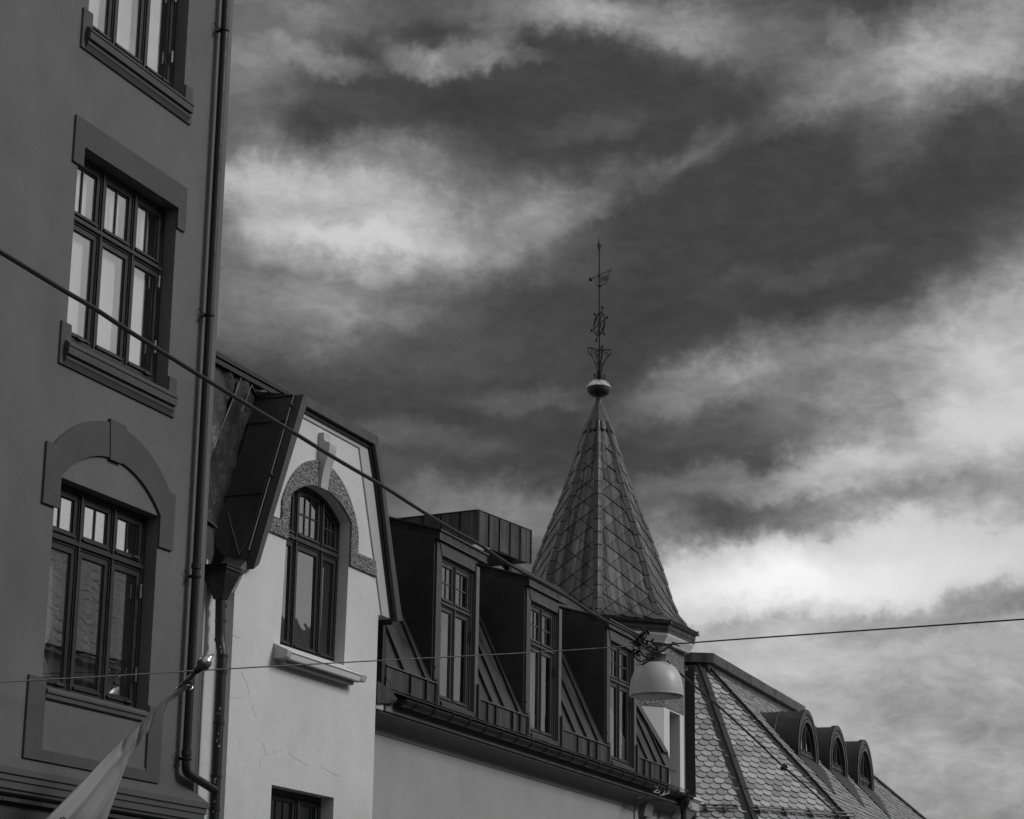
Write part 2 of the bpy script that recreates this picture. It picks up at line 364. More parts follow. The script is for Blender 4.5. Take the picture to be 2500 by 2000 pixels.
def thing(name, label, cat, loc, group=None):
    o = bpy.data.objects.new(name, None); o.empty_display_size = .3; COL.objects.link(o); o.location = loc
    o['label'] = label; o['category'] = cat
    if group: o['group'] = group
    return o
def fixn(o):
    """make the outside face outward"""
    bm = bmesh.new(); bm.from_mesh(o.data); bmesh.ops.recalc_face_normals(bm, faces=bm.faces); bm.to_mesh(o.data); bm.free(); return o

# ------------------------------------------------------------------ windows
def window(fr, par, outline, wf, cols, zt, fw, half, sw, mats, glassm, top_bars=(1, 0), low_bars=(0, 0), skip=(), inner=None, name='window', bar=.022):
    """outline: convex opening; wf: depth of the frame's face; cols: mullion centres; zt: transom height"""
    fm = M[mats]
    us = [p[0] for p in outline]; zs = [p[1] for p in outline]
    e = [min(us)-1] + list(cols) + [max(us)+1]
    rows = [(min(zs)-1, zt, 0), (zt, max(zs)+1, 1)] if zt else [(min(zs)-1, max(zs)+1, 0)]
    core = inset(outline, fw); cells = []
    for i in range(len(e)-1):
        for (a, b, top) in rows:
            c = clip_to(rect(e[i]+(half if i else 0), e[i+1]-(half if i < len(e)-2 else 0), a+(half*1.25 if top else 0), b-(half*1.25 if not top and zt else 0)), core)
            if len(c) > 2: cells.append((c, top))
    holes = [inset(c, .003) for c, t in cells]
    frame = MB().prism(fr, inset(outline, -0.0) or outline, wf-.07, wf, holes)
    for c in cols:                                            # raised meeting strips
        zz0, zz1 = min(zs)+fw, max(zs)-fw
        seg = clip_to(rect(c-half*.45, c+half*.45, zz0, zz1), core)
        if len(seg) > 2: frame.prism(fr, seg, wf, wf+.016)
    if zt:
        seg = clip_to(rect(min(us), max(us), zt-half*.55, zt+half*.55), core)
        if len(seg) > 2: frame.prism(fr, seg, wf+.0005, wf+.024)
    fo = frame.build(name, fm, par)
    for c, top in cells:
        c = inset(c, .006)
        if len(c) < 3: continue
        s1 = inset(c, sw); s2 = inset(c, sw+.014)
        if len(s1) < 3 or len(s2) < 3: continue
        so_ = MB().prism(fr, c, wf-.055, wf-.012, [s1]).prism(fr, s1, wf-.05, wf-.03, [s2])
        # a weather strip on the bottom rail
        bb = [p[0] for p in c]; z0 = min(p[1] for p in c)
        so_.box(fr, min(bb)+sw*.5, max(bb)-sw*.5, wf-.012, wf+.012, z0+.012, z0+.034)
        so_.build('sash', fm, fo)
        nv, nh = top_bars if top else low_bars
        x0, x1 = min(p[0] for p in s2), max(p[0] for p in s2); y0, y1 = min(p[1] for p in s2), max(p[1] for p in s2)
        xs = [x0-.1]+[x0+(x1-x0)*(k+1)/(nv+1) for k in range(nv)]+[x1+.1]
        ys = [y0-.1]+[y0+(y1-y0)*(k+1)/(nh+1) for k in range(nh)]+[y1+.1]
        for k in range(nv):
            sg = clip_to(rect(xs[k+1]-bar/2, xs[k+1]+bar/2, y0, y1), s2)
            if len(sg) > 2: MB().prism(fr, sg, wf-.05, wf-.022).build('glazing_bar', fm, fo)
        for k in range(nh):
            sg = clip_to(rect(x0, x1, ys[k+1]-bar/2, ys[k+1]+bar/2), s2)
            if len(sg) > 2: MB().prism(fr, sg, wf-.048, wf-.024).build('glazing_bar', fm, fo)
        for a in range(len(xs)-1):
            for b in range(len(ys)-1):
                pc = clip_to(rect(xs[a]+.001, xs[a+1]-.001, ys[b]+.001, ys[b+1]-.001), s2)
                if len(pc) > 2: MB().prism(fr, pc, wf-.036, wf-.032).build('pane', glassm, fo)
    if inner:
        d, kind = inner
        # the room side: pale inner casement a hand behind the glass, and what hangs in it
        ib = MB()
        for c, top in cells:
            s1 = inset(c, sw*.8)
            s2 = inset(c, sw*.8+.045)
            if len(s2) > 2: ib.prism(fr, s1, wf-d-.03, wf-d, [s2])
        ib.build('inner_casement', 'inner', fo)
        if kind == 'blind':
            bl = MB()
            for c, top in cells:
                s1 = inset(c, sw*.8+.03)
                if len(s1) > 2:
                    ux = max(p[0] for p in s1); s1 = clip(s1, -1, 0, -(ux-.035))
                    bl.prism(fr, s1, wf-.105, wf-.10)
            bl.build('blind', 'blind', fo)
    return fo

def house_body(root, fr, u0, u1, depth, z0, z1, m, th=.4, name='wall', w=0.0):
    """ends, back and floor of a house behind its street wall"""
    b = MB()
    b.box(fr, u0, u0+.3, w-depth, w-th, z0, z1); b.box(fr, u1-.3, u1, w-depth, w-th, z0, z1)
    b.box(fr, u0+.3, u1-.3, w-depth, w-depth+.3, z0, z1)
    b.box(fr, u0+.3, u1-.3, w-depth+.3, w-th, z1-.2, z1)
    o = b.build(name, m, root, label='plain side and back walls')
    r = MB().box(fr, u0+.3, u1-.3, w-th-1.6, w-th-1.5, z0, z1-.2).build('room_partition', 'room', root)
    return o

# ================================================================== ground
gsheet = MB().poly([(-400, -400, 0), (400, -400, 0), (400, 900, 0), (-400, 900, 0)]).build('ground', 'paving'); gsheet['kind'] = 'structure'
S = Fr(22, 11.5)
rd = MB().poly([S.X(-60, 2.2, .004), S.X(400, 2.2, .004), S.X(400, 11.2, .004), S.X(-60, 11.2, .004)][::-1]).build('road', 'asphalt'); rd['kind'] = 'structure'
kb = MB().box(S, -60, 60, 2.0, 2.2, 0, .12).box(S, -60, 60, 11.2, 11.4, 0, .12).build('kerb', 'kerb'); kb['kind'] = 'structure'
pv = MB().box(S, -60, 60, 0, 2.0, 0, .115).box(S, -60, 60, 11.4, 14.8, 0, .115).build('pavement', 'paving'); pv['kind'] = 'structure'

# ================================================================== grey corner house (left)
A = Fr(22, 11.5)
UC = 20.045                                   # its far corner
ra = thing('grey_townhouse', 'tall dark grey plastered house with three stacked windows at the left edge', 'building', A.X(10, 0, 0))
UL, UR = 17.222, 19.098                       # window openings, one above another
op2 = rect(UL, UR, 7.836, 9.66)
op1 = rect(UL, UR, 11.035, 12.86)
op3 = rect(UL, UR-.02, 4.434, 6.386)
left = [rect(a, a+1.87, z0, z1) for a in (5.2, 9.2, 13.2) for z0, z1 in ((4.434, 6.386), (7.836, 9.66), (11.035, 12.86))]
MB().prism(A, rect(0, UC, 3.70, 15.2), -.38, 0, [rect(UL, UR, op1[0][1]-.14, 12.86), rect(UL, UR, op2[0][1]-.14, 9.66), op3]+left).build('wall', 'a_wall', ra)
MB().box(A, 0, UC-.02, -.38, -.03, 0, 3.70).build('ground_floor_wall', 'a_base', ra, label='charcoal ground floor wall')
MB().box(A, 0, 16.437, 0, .03, 3.77, 15.2).build('flat_pilaster', 'a_wall', ra)
house_body(ra, A, 0, UC-.004, 9, 0, 15.2, 'a_wall')
MB().poly([A.X(-.3, .4, 15.2), A.X(UC+.15, .4, 15.2), A.X(UC+.15, -4.5, 18.4), A.X(-.3, -4.5, 18.4)], Vector((0, 0, .15))).poly([A.X(-.3, -9.4, 15.2), A.X(UC+.15, -9.4, 15.2), A.X(UC+.15, -4.5, 18.4), A.X(-.3, -4.5, 18.4)], Vector((0, 0, .15))).build('roof', 'slate_m', ra)
SILL = [(-.155, -.045), (0, -.135), (.085, -.19), (.087, -.212), (.076, -.217), (.076, -.228), (.082, -.234), (.08, -.292), (.05, -.296), (.046, -.308), (.056, -.314), (.056, -.336), (.04, -.356), (.03, -.374), (.0, -.376), (0, -.16), (-.155, -.16)]
def upper_window(op, lintel, kind):
    z0, z1 = op[0][1], op[2][1]
    w = window(A, ra, rect(UL, UR, z0-.06, z1), -.14, (17.90, 18.50), z0+1.155, .045, .028, .052, 'frame', M['glass_u'], (1, 0), (0, 0), inner=(.13, kind))
    # hinges on the far side, drip catches on the bottom rail
    for z in (z0+.25, z0+.95): MB().tube([A.X(UR-.075, -.12, z), A.X(UR-.075, -.12, z+.13)], .011, 8).build('hinge', 'chrome', w)
    for u in (17.60, 18.85): MB().box(A, u, u+.1, -.135, -.11, z0-.01, z0+.01).build('drip_catch', 'flash', w)
    # the back plate with upturned ends and the moulded ledge on it
    MB().prism(A, [(17.113, z0-.392), (19.243, z0-.392), (19.247, z0), (19.238, z0+.012), (UR+.004, z0+.012), (UR+.002, z0-.14), (UL+.058, z0-.14), (UL+.058, z0+.005), (UL+.045, z0+.018), (17.113, z0+.018)], 0, .022).build('ledge_plate', 'a_band', ra)
    led = MB().sweep(A, [(p[0], p[1]+z0) for p in SILL if p[0] <= 0], UL, UR)
    led.sweep(A, [(max(p[0], .021), p[1]+z0+(.0 if p[0] > 0 else -.014)) for p in SILL[1:15]], 17.19, 19.16, -.3, .25)
    led.build('window_ledge', 'a_band', ra)
    if lintel:
        MB().prism(A, [(17.113, lintel), (17.113, 9.455), (UL+.068, 9.455), (UL+.068, z1), (UR-.012, z1), (UR-.012, 9.445), (19.246, 9.445), (19.246, lintel)], 0, .024).build('lintel_band', 'a_band', ra)
upper_window(op1, 0, 'blind'); upper_window(op2, 9.93, 'blind')
MB().prism(A, [(17.113, 13.13), (17.113, 12.655), (UL+.068, 12.655), (UL+.068, 12.86), (UR-.012, 12.86), (UR-.012, 12.655), (19.246, 12.655), (19.246, 13.13)], 0, .024).build('lintel_band', 'a_band', ra)
for L in left:
    window(A, ra, L, -.17, (L[0][0]+.7, L[0][0]+1.3), L[0][1]+1.165, .045, .028, .052, 'frame', M['glass'], (1, 0))
# arched window
w3 = window(A, ra, op3, -.135, (17.875, 18.47), 5.86, .05, .03, .055, 'frame', M['glass_l'], (1, 0), inner=(.14, 'none'))
for z in (4.72, 5.55): MB().tube([A.X(UR-.09, -.115, z), A.X(UR-.09, -.115, z+.14)], .011, 8).build('hinge', 'chrome', w3)
for u, z in ((17.62, 4.50), (18.85, 4.50), (18.83, 5.93)): MB().box(A, u, u+.1, -.13, -.105, z, z+.02).build('drip_catch', 'flash', w3)
cu = MB()                                      # gathered lace curtain behind the near light
N = 26; pts = []
for j in range(14):
    for i in range(N):
        q = j/13; wd = .58*(1-.35*math.exp(-((q-.25)/.12)**2))
        pts.append(A.X(17.27+wd*i/(N-1), -.30+.018*sin(i*2.1)+.01*sin(i*.9+j*.5), 4.5+1.33*q))
cu.add(pts, [(j*N+i, j*N+i+1, (j+1)*N+i+1, (j+1)*N+i) for j in range(13) for i in range(N-1)]).build('curtain', 'curtain', w3, smooth=True)
def arc3(p, q, r, n, a0=None, a1=None):
    ax, ay, bx, by, cx, cy = *p, *q, *r
    d = 2*(ax*(by-cy)+bx*(cy-ay)+cx*(ay-by))
    ux = ((ax*ax+ay*ay)*(by-cy)+(bx*bx+by*by)*(cy-ay)+(cx*cx+cy*cy)*(ay-by))/d
    uy = ((ax*ax+ay*ay)*(cx-bx)+(bx*bx+by*by)*(ax-cx)+(cx*cx+cy*cy)*(bx-ax))/d
    R = math.hypot(ax-ux, ay-uy); t0 = math.atan2(ay-uy, ax-ux); t1 = math.atan2(cy-uy, cx-ux)
    return [(ux+R*cos(t0+(t1-t0)*i/n), uy+R*sin(t0+(t1-t0)*i/n)) for i in range(n+1)]
inn = arc3((17.273, 6.392), (18.172, 6.757), (19.071, 6.392), 26)
out = arc3((17.12, 6.66), (18.18, 7.10), (19.241, 6.66), 28)
half = [p for p in out if p[0] <= 18.03], [p for p in out if p[0] >= 18.33]
ihalf = [p for p in inn if p[0] <= 18.07], [p for p in inn if p[0] >= 18.28]
def iy(arc, x):
    for a, b in zip(arc, arc[1:]):
        if a[0] <= x <= b[0]: return a[1]+(b[1]-a[1])*(x-a[0])/(b[0]-a[0])
lp = [(17.001, 6.08), (17.001, 6.66)] + half[0] + [(18.031, iy(out, 18.031)), (18.069, iy(inn, 18.069))] + ihalf[0][::-1] + [(17.273, 6.08)]
rp = [(19.343, 6.08), (19.347, 6.66)] + half[1][::-1] + [(18.337, iy(out, 18.337)), (18.277, iy(inn, 18.277))] + ihalf[1] + [(19.075, 6.075)]
MB().prism(A, lp, 0, .026).prism(A, rp, 0, .026).build('arch_band', 'a_band', ra)
MB().prism(A, [(18.034, 7.13), (18.334, 7.125), (18.274, 6.735), (18.072, 6.735)], 0, .036).build('keystone', 'a_band', ra)
# ledge and framed apron below the arched window
MB().sweep(A, [(-.15, 4.41), (-.15, 4.455), (.03, 4.42), (.045, 4.395), (.045, 4.375), (.03, 4.368), (.03, 4.33), (.018, 4.32), (0.001, 4.32), (.001, 4.41)], 17.262, 19.072).build('window_ledge', 'a_band', ra)
MB().prism(A, [(16.985, 4.5), (17.26, 4.5), (17.26, 3.86), (19.073, 3.86), (19.073, 4.49), (19.33, 4.49), (19.335, 3.76), (16.982, 3.76)], 0, .024).build('apron_frame', 'a_band', ra)
MB().box(A, 17.262, 19.071, 0, .012, 3.861, 3.885).build('apron_bead', 'a_wall', ra)
# belt cornice turning the corner
BP = [(0, 3.752), (.12, 3.64), (.122, 3.585), (.105, 3.578), (.105, 3.53), (.09, 3.522), (.088, 3.462), (.07, 3.455), (.065, 3.43), (.03, 3.415), (0, 3.41), (-.03, 3.40), (-.03, 3.70)]
MB().sweep(A, BP, 0, UC, 0, 1.0).build('belt_cornice', 'a_cornice', ra)
jt = MB()
for i in range(60): jt.box(A, 2+i*.3, 2+i*.3+.292, .0, .03, 3.36, 3.395)
jt.build('tile_course', 'a_base', ra)

def pipe(name, label, pts, r, m, bands, group, clips=None, fr=A):
    """downpipe with joints and wall clips: pts are wall points (u, w, z)"""
    base = fr.X(pts[-1][0], pts[-1][1], 0)
    t = thing(name, label, 'downpipe', base, group)
    P = [fr.X(*p) for p in pts]; smooth = []
    for i, p in enumerate(P):                   # rounded bends
        if 0 < i < len(P)-1:
            a, b = P[i-1], P[i+1]; k = min(.07, (p-a).length*.45, (p-b).length*.45)
            q0, q1 = p+(a-p).normalized()*k, p+(b-p).normalized()*k
            smooth += [q0*(1-s)**2+p*2*s*(1-s)+q1*s*s for s in (0, .33, .66, 1)]
        else: smooth.append(p)
    MB().tube(smooth, r, 16).build('pipe', m, t, smooth=True)
    for (u, w, z) in bands:
        MB().lathe(fr.X(u, w, z-.03), [(r+.003, 0), (r+.009, .004), (r+.009, .055), (r+.003, .06)], 16).build('joint_sleeve', m, t, smooth=True)
    for (u, w, z) in clips or []:
        c = MB().lathe(fr.X(u, w, z-.012), [(r+.006, 0), (r+.013, .002), (r+.013, .022), (r+.006, .024)], 16)
        c.box(fr, u-.012, u+.012, 0.0, w, z-.012, z+.012)
        c.tube([fr.X(u-.02, w-.02, z), fr.X(u-.10, .04, z+.02), fr.X(u-.115, .02, z+.05)], .006, 6).tube([fr.X(u-.02, w-.02, z), fr.X(u-.085, .04, z-.03), fr.X(u-.1, .02, z-.10)], .006, 6)
        c.build('wall_clip', 'iron', t)
    return t
ua = A.uz(478, 1406, .09)[0]
pa = [(ua+.01, .09, 15.0), (ua, .09, 4.62), ]
e0 = A.uz(452, 1885, .09); e1 = A.uz(525, 1925, .06)
pa = [(ua+.01, .09, 15.1), (ua, .09, e0[1]), (e1[0], .06, e1[1]-.02)]
pipe('long_downpipe', 'long straight black downpipe down the corner of the dark grey house', pa, .043, M['pipe'],
     [(ua, .09, A.uz(478, 1382, .09)[1]), (ua, .09, A.uz(455, 1838, .09)[1])], 'rainwater pipes', [(ua, .09, A.uz(548, 75, .09)[1]), (ua, .09, A.uz(516, 773, .09)[1]), (ua, .09, A.uz(478, 1408, .09)[1]), (ua, .09, A.uz(455, 1853, .09)[1])])

# ================================================================== pale gabled house
B = Fr(22, 11.5)
rb = thing('gabled_house', 'pale plastered house with a blunt gable and one tall arched window', 'building', B.X(22, 0, 0))
g0, g1, g2, g3, g4 = (20.908, 6.184), (21.903, 8.386), (23.882, 8.38), (24.133, 7.785), (24.748, 6.256)
BL, BR = 20.70, 24.262
win_b = [(21.765, 5.515), (23.375, 5.515), (23.407, 6.70), (23.406, 7.214)] + arc3((23.406, 7.214), (22.63, 7.462), (21.842, 7.217), 18)[1:] + [(21.818, 6.70)]
low_b = rect(21.715, 23.231, 2.3, 3.981)
MB().prism(B, [(BL, 0), (BR, 0), (24.262, 6.26), (24.60, 6.26), (24.04, 7.76), (23.85, 8.34), (21.93, 8.345), (21.0, 6.30), (BL, 5.9)], -.30, 0, [win_b, low_b]).build('gable_wall', 'b_wall', rb)
MB().box(B, UC-.3, BL, -.6, -.17, 0, 6.04).build('recessed_wall', 'b_wall', rb)
# faint double moulding at the start of the recessed wall
u0 = B.uz(478, 1700, -.15)[0]
MB().box(B, UC+.30, UC+.335, -.17, -.155, 2, 6.2).box(B, UC+.36, UC+.375, -.17, -.16, 2, 6.2).build('corner_bead', 'b_trim', rb)
house_body(rb, B, UC-.3, 25.0, 8, 0, 5.9, 'b_wall', th=.72)
# raised border following the gable
outer = [(21.0, 6.30), (21.93, 8.345), (23.85, 8.34), (24.04, 7.76), (24.56, 6.262), (24.335, 6.262), (23.72, 7.762), (23.56, 8.165), (21.915, 8.17), (21.87, 8.09), (21.02, 6.20)]
MB().prism(B, [(21.87, 8.20), (21.93, 8.345), (23.85, 8.34), (24.04, 7.76), (24.56, 6.262), (24.335, 6.262), (23.72, 7.762), (23.56, 8.165), (21.92, 8.17)], 0, .018).build('gable_border', 'b_trim', rb)
# sheet metal verge: one fold per side
def verge(p, q, r, s, name='verge_sheet'):
    MB().prism(B, [p, q, r, s], -.02, .10).build(name, 'flash', rb)
verge(g0, g1, (21.985, 8.27), (21.03, 6.26)); verge((21.905, 8.387), g2, (23.815, 8.262), (21.987, 8.272))
verge((23.884, 8.379), g3, (24.035, 7.80), (23.817, 8.260)); verge((24.135, 7.783), g4, (24.60, 6.24), (24.037, 7.797))
MB().prism(B, [(21.985, 8.268), (23.814, 8.258), (23.79, 8.215), (21.975, 8.222)], .0, .045).prism(B, [(23.813, 8.258), (24.034, 7.797), (24.598, 6.27), (24.555, 6.27), (24.0, 7.76), (23.79, 8.21)], .0, .045).build('shadow_gap_strip', 'pipe', rb)  # black strips paint in the shadow gap below the verge sheet
# roughcast band round the arch
ro = arc3((21.655, 7.12), (22.47, 7.752), (23.595, 7.12), 24); ri = [p for p in win_b[3:-1]]
RB = [(23.407, 6.703), (24.142, 6.699), (24.088, 6.89), (23.599, 6.886), (23.6, 7.1)] + arc3((23.6, 7.12), (22.63, 7.765), (21.655, 7.12), 24)[1:] + [(21.653, 6.89), (21.275, 6.88), (21.19, 6.703), (21.818, 6.703)] + win_b[3:-1][::-1]
RB = RB[:-len(win_b[3:-1])] + [p for p in win_b[3:-1][::-1]]
MB().prism(B, RB, 0, .028).build('roughcast_band', 'rough', rb)
# keystone bracket: a tongue curling out of the wall
ks = MB()
KP = [(8.09, .07), (8.03, .072), (8.0, .08), (7.982, .10), (7.972, .125), (7.968, .146), (7.94, .152), (7.90, .15), (7.85, .142), (7.80, .130), (7.75, .115), (7.70, .10), (7.64, .086), (7.58, .075), (7.52, .066), (7.44, .058)]
KU = [(22.50, 22.678)]*len(KP)
vs = []
for (z, w), (a, b) in zip(KP, KU): vs += [B.X(a, 0, z), B.X(a, w, z), B.X(b, w, z), B.X(b, 0, z)]
n = len(KP)
ks.add(vs, [(4*i+k, 4*i+k+1, 4*i+k+5, 4*i+k+4) for i in range(n-1) for k in range(3)] + [(0, 3, 2, 1), (4*n-4, 4*n-3, 4*n-2, 4*n-1)]).build('keystone_bracket', 'b_trim', rb)
wb = window(B, rb, win_b, -.13, (22.292, 22.935), 6.80, .05, .03, .052, 'frame', M['glass_b'], (2, 1), (0, 0), inner=(.12, 'none'), bar=.018)
MB().sweep(B, [(-.13, 5.53), (.02, 5.49), (.20, 5.415), (.205, 5.40), (.19, 5.392), (.185, 5.37), (.175, 5.335), (0, 5.335), (0, 5.47), (-.13, 5.48)], 21.68, 23.45, 0, 0).build('window_ledge', 'white', rb)
for u0_, u1_, m0_, m1_ in ((21.62, 21.68, -.2, 0), (23.45, 23.51, 0, .4)):
    MB().sweep(B, [(0, 5.505), (.04, 5.485), (.20, 5.4149), (.20, 5.40), (.185, 5.345), (.17, 5.338), (0, 5.334)], u0_, u1_, m0_, m1_).build('ledge_end', 'b_trim', rb)
MB().box(B, 21.72, 23.44, 0, .10, 5.29, 5.334).build('ledge_corbel', 'b_shade', rb)
window(B, rb, low_b, -.16, (22.65,), 0, .06, .045, .05, 'frame', M['glass_b'], (3, 2), (3, 3), inner=(.12, 'none'), bar=.02)
# cracks in the plaster
for pts in ([(590, 1641), (601, 1664), (607, 1686), (611, 1707)], [(617, 1726), (621, 1740), (626, 1752)], [(641, 1813), (646, 1828), (649, 1841), (637, 1853), (633, 1865), (636, 1880)], [(649, 1841), (655, 1845), (668, 1839), (679, 1833), (690, 1831)],
            [(706, 1838), (718, 1850), (736, 1860), (752, 1868)], [(783, 1870), (800, 1882), (815, 1890), (830, 1896)], [(562, 1553), (572, 1552), (580, 1556), (588, 1553)], [(560, 1706), (575, 1703), (590, 1704)]):
    q = [B.P(x, y, .0015) for x, y in pts]
    for _ in range(2): q = [v for a, b in zip(q, q[1:]) for v in (a, (a+b)/2 + B.n*0 + Vector((0, 0, rnd.uniform(-.008, .008))) + B.d*rnd.uniform(-.01, .01))] + [q[-1]]
    MB().tube(q, .0011, 4).build('plaster_crack', 'b_shade', rb)
# side of the gable roof, falling back to the upright sheet wall of the recess
SL = lambda t, w: B.X(g0[0]+(g1[0]-g0[0])*t, w, g0[1]+(g1[1]-g0[1])*t)
nrm = (B.X(*(g1[0], 0, g1[1]))-B.X(g0[0], 0, g0[1])).cross(B.n).normalized()
if nrm.z < 0: nrm = -nrm
ts = [0, .425, .848, 1.0]
for a, b in zip(ts, ts[1:]):
    w0a, w0b = (-.10 if a == 0 else -.505), -.505
    pl = [SL(a, 0), SL(b, 0), SL(b, w0b)] + ([SL(.16, -.505), SL(.08, -.3)] if a == 0 else [SL(a, w0a)])
    MB().poly([p+nrm*.0 for p in pl], nrm*.03).build('roof_panel', 'metal_b', rb)
    MB().tube([SL(b, 0)+nrm*.004, SL(b, -.505)+nrm*.004], .012, 6).build('seam', 'metal_b', rb)
MB().tube([SL(t, -.012)+nrm*.022 for t in (1, .8, .6, .45, .3, .2, .1)], .010, 6).tube([SL(t, -.045)+nrm*.02 for t in (.8, .6, .45, .3, .2)]+[SL(.08, -.12)+nrm*.02, SL(.03, -.3)-Vector((0, 0, .04))], .006, 6).build('earth_wire', 'flash', rb)
for t in (.93, .52): MB().ball(SL(t, .0)+nrm*.03, .022, 8, 6).build('cable_clip', 'flash', rb)
MB().tube([B.X(21.30, -.50, 7.02), B.X(20.98, -.12, 6.35)], .014, 6).build('valley_seam', 'metal_b', rb)
# crumpled upright sheets of the recess, leaning seams
K0, K1 = (20.0, 8.55+.08), (21.93, 8.40+.25)
def crump(poly, w, k, name='crumpled_sheet', n=26):
    us = [p[0] for p in poly]; zs = [p[1] for p in poly]
    mb = MB(); idx = {}; fs = []
    # grid clipped to a convex polygon cell by cell
    for i in range(n):
        for j in range(n):
            a, b = min(us)+(max(us)-min(us))*i/n, min(us)+(max(us)-min(us))*(i+1)/n
            c, d = min(zs)+(max(zs)-min(zs))*j/n, min(zs)+(max(zs)-min(zs))*(j+1)/n
            q = clip_to(rect(a, b, c, d), poly)
            if len(q) < 3: continue
            f = []
            for p in q:
                key = (round(p[0], 4), round(p[1], 4))
                if key not in idx:
                    idx[key] = len(mb.v); top = max(0, (p[1]-7.9)/.6)
                    x, y = p[0]*9+p[1]*3+k, p[1]*3.2-p[0]*2
                    h = .014*sin(x*1.1+sin(y*2)) + .010*sin(x*2.3+y*1.7) + top*.014*sin(p[0]*26+p[1]*9+k) + .02*sin(y*1.3+k)
                    mb.v.append(B.X(p[0], w+h, p[1]))
                f.append(idx[key])
            fs.append(tuple(f))
    mb.f = fs; return mb.build(name, 'crumple', rb, smooth=True)
Q1, Q2 = (21.56, 8.65), (20.86, 7.42)        # seam from verge to the corner of the grey house
MB().prism(B, [(20.0, 5.9), (20.5, 5.9), (21.5, 7.0), (22.0, 8.3), (22.7, 8.4), (22.7, 8.6), (20.0, 8.64)], -.56, -.54).build('sheet_backing', 'crumple', rb)
crump([(20.0, 8.66), (Q1[0], Q1[1]), Q2, (20.0, Q2[1])], -.50, 0)
crump([(20.0, Q2[1]), Q2, (20.62, 6.3), (20.3, 5.95), (20.0, 5.95)], -.50, 0)
crump([Q1, (21.90, 8.37), (21.37, 7.2), (21.06, 6.52), (20.62, 6.30), Q2], -.515, 3)
crump([Q1, (22.7, 8.60), (22.62, 8.46), (21.91, 8.385)], -.512, 5)
MB().tube([B.X(Q1[0], -.485, Q1[1]), B.X(Q2[0], -.485, Q2[1])], .008, 6).tube([B.X(21.78, -.495, 8.55), B.X(21.55, -.495, 8.14)], .006, 6).build('leaning_seam', 'crumple', rb)
tp = MB().sweep(B, [(-.8, 8.69), (-.46, 8.67), (-.44, 8.645), (-.45, 8.60), (-.47, 8.61), (-.8, 8.63)], 19.9, 22.72).sweep(B, [(-.47, 8.585), (-.455, 8.575), (-.465, 8.53), (-.5, 8.54)], 19.9, 22.4)
tp.build('top_verge', 'flash', rb)
MB().poly([B.X(19.9, -.5, 8.70), B.X(22.3, -.5, 8.70), B.X(22.3, -6, 9.4), B.X(19.9, -6, 9.4)], Vector((0, 0, .05))).poly([SL(1, -.02)+Vector((0, 0, .005)), B.X(g2[0], -.02, g2[1]+.005), B.X(g2[0], -6, 9.42), B.X(g1[0], -6, 9.42)], Vector((0, 0, .05))).build('flat_roof', 'metal_b', rb)
MB().poly([B.X(g2[0], -.03, g2[1]), B.X(g4[0], -.03, g4[1]), B.X(g4[0], -6, g4[1]), B.X(g2[0], -6, g2[1])], Vector((0, 0, .04))).build('roof_slope', 'metal_b', rb)
# little boxed flashing over the hopper
MB().prism(B, [(20.10, 6.60), (20.46, 6.55), (20.50, 6.30), (20.38, 5.98), (20.05, 5.98)], -.48, -.16).build('boxed_flashing', 'metal_b', rb)
MB().poly([B.X(20.05, -.12, 6.66), B.X(20.50, -.13, 6.58), B.X(20.50, -.48, 6.60), B.X(20.05, -.48, 6.68)], Vector((0, 0, .02))).build('cap_flashing', 'metal_b', rb)
MB().poly([SL(0, .02), SL(.05, -.02), SL(.08, -.28), B.X(20.72, -.28, 6.14), B.X(20.75, -.02, 6.13)], Vector((0, 0, .03))).build('eave_corner', 'metal_b', rb)
# rainwater head and downpipe
hp = thing('hopper_downpipe', 'black downpipe with a square rainwater head and a bent lower run on the pale house', 'downpipe', B.X(20.6, .06, 0), 'rainwater pipes')
hz_t = B.uz(540, 1385, 0)[1]; hu = B.uz(541, 1440, -.02)[0]
def frus(levels):
    mb = MB(); vs = []
    for (z, ru, rw, cw) in levels: vs += [B.X(hu-ru, cw-rw, z), B.X(hu+ru, cw-rw, z), B.X(hu+ru, cw+rw, z), B.X(hu-ru, cw+rw, z)]
    n = len(levels)
    mb.add(vs, [(4*i+k, 4*i+(k+1) % 4, 4*i+4+(k+1) % 4, 4*i+4+k) for i in range(n-1) for k in range(4)] + [(3, 2, 1, 0), (4*n-4, 4*n-3, 4*n-2, 4*n-1)]); return mb
zt_ = hz_t+.02; zb_ = B.uz(541, 1463, 0)[1]; cw = -.03
frus([(zb_, .055, .055, cw), (zb_+.06, .07, .07, cw), (zt_-.10, .145, .13, cw), (zt_-.05, .155, .14, cw), (zt_-.05, .172, .155, cw), (zt_-.03, .172, .155, cw), (zt_-.03, .16, .145, cw), (zt_-.015, .16, .145, cw), (zt_-.015, .175, .158, cw), (zt_, .175, .158, cw)]).build('rainwater_head', 'pipe', hp)
MB().ball(B.X(hu, cw+.05, zt_), .028, 8, 6).build('leaf_guard', 'flash', hp)
def PB(x, y, w=-.03): u, z = B.uz(x, y, w); return (u, w, z)
pts = [(hu, cw, zb_+.03), PB(537, 1560, cw), PB(543, 1600, .03), PB(541, 1625, .035), PB(533, 1790, .035), (PB(533, 1790, .035)[0]-.005, .035, .2)]
P = [B.X(*p) for p in pts]; sm = [P[0]]
for i in range(1, len(P)-1):
    a, b, p = P[i-1], P[i+1], P[i]; k = min(.05, (p-a).length*.4, (p-b).length*.4)
    q0, q1 = p+(a-p).normalized()*k, p+(b-p).normalized()*k; sm += [q0*(1-s)**2+p*2*s*(1-s)+q1*s*s for s in (0, .5, 1)]
sm.append(P[-1]); MB().tube(sm, .053, 16).build('pipe', 'pipe', hp, smooth=True)
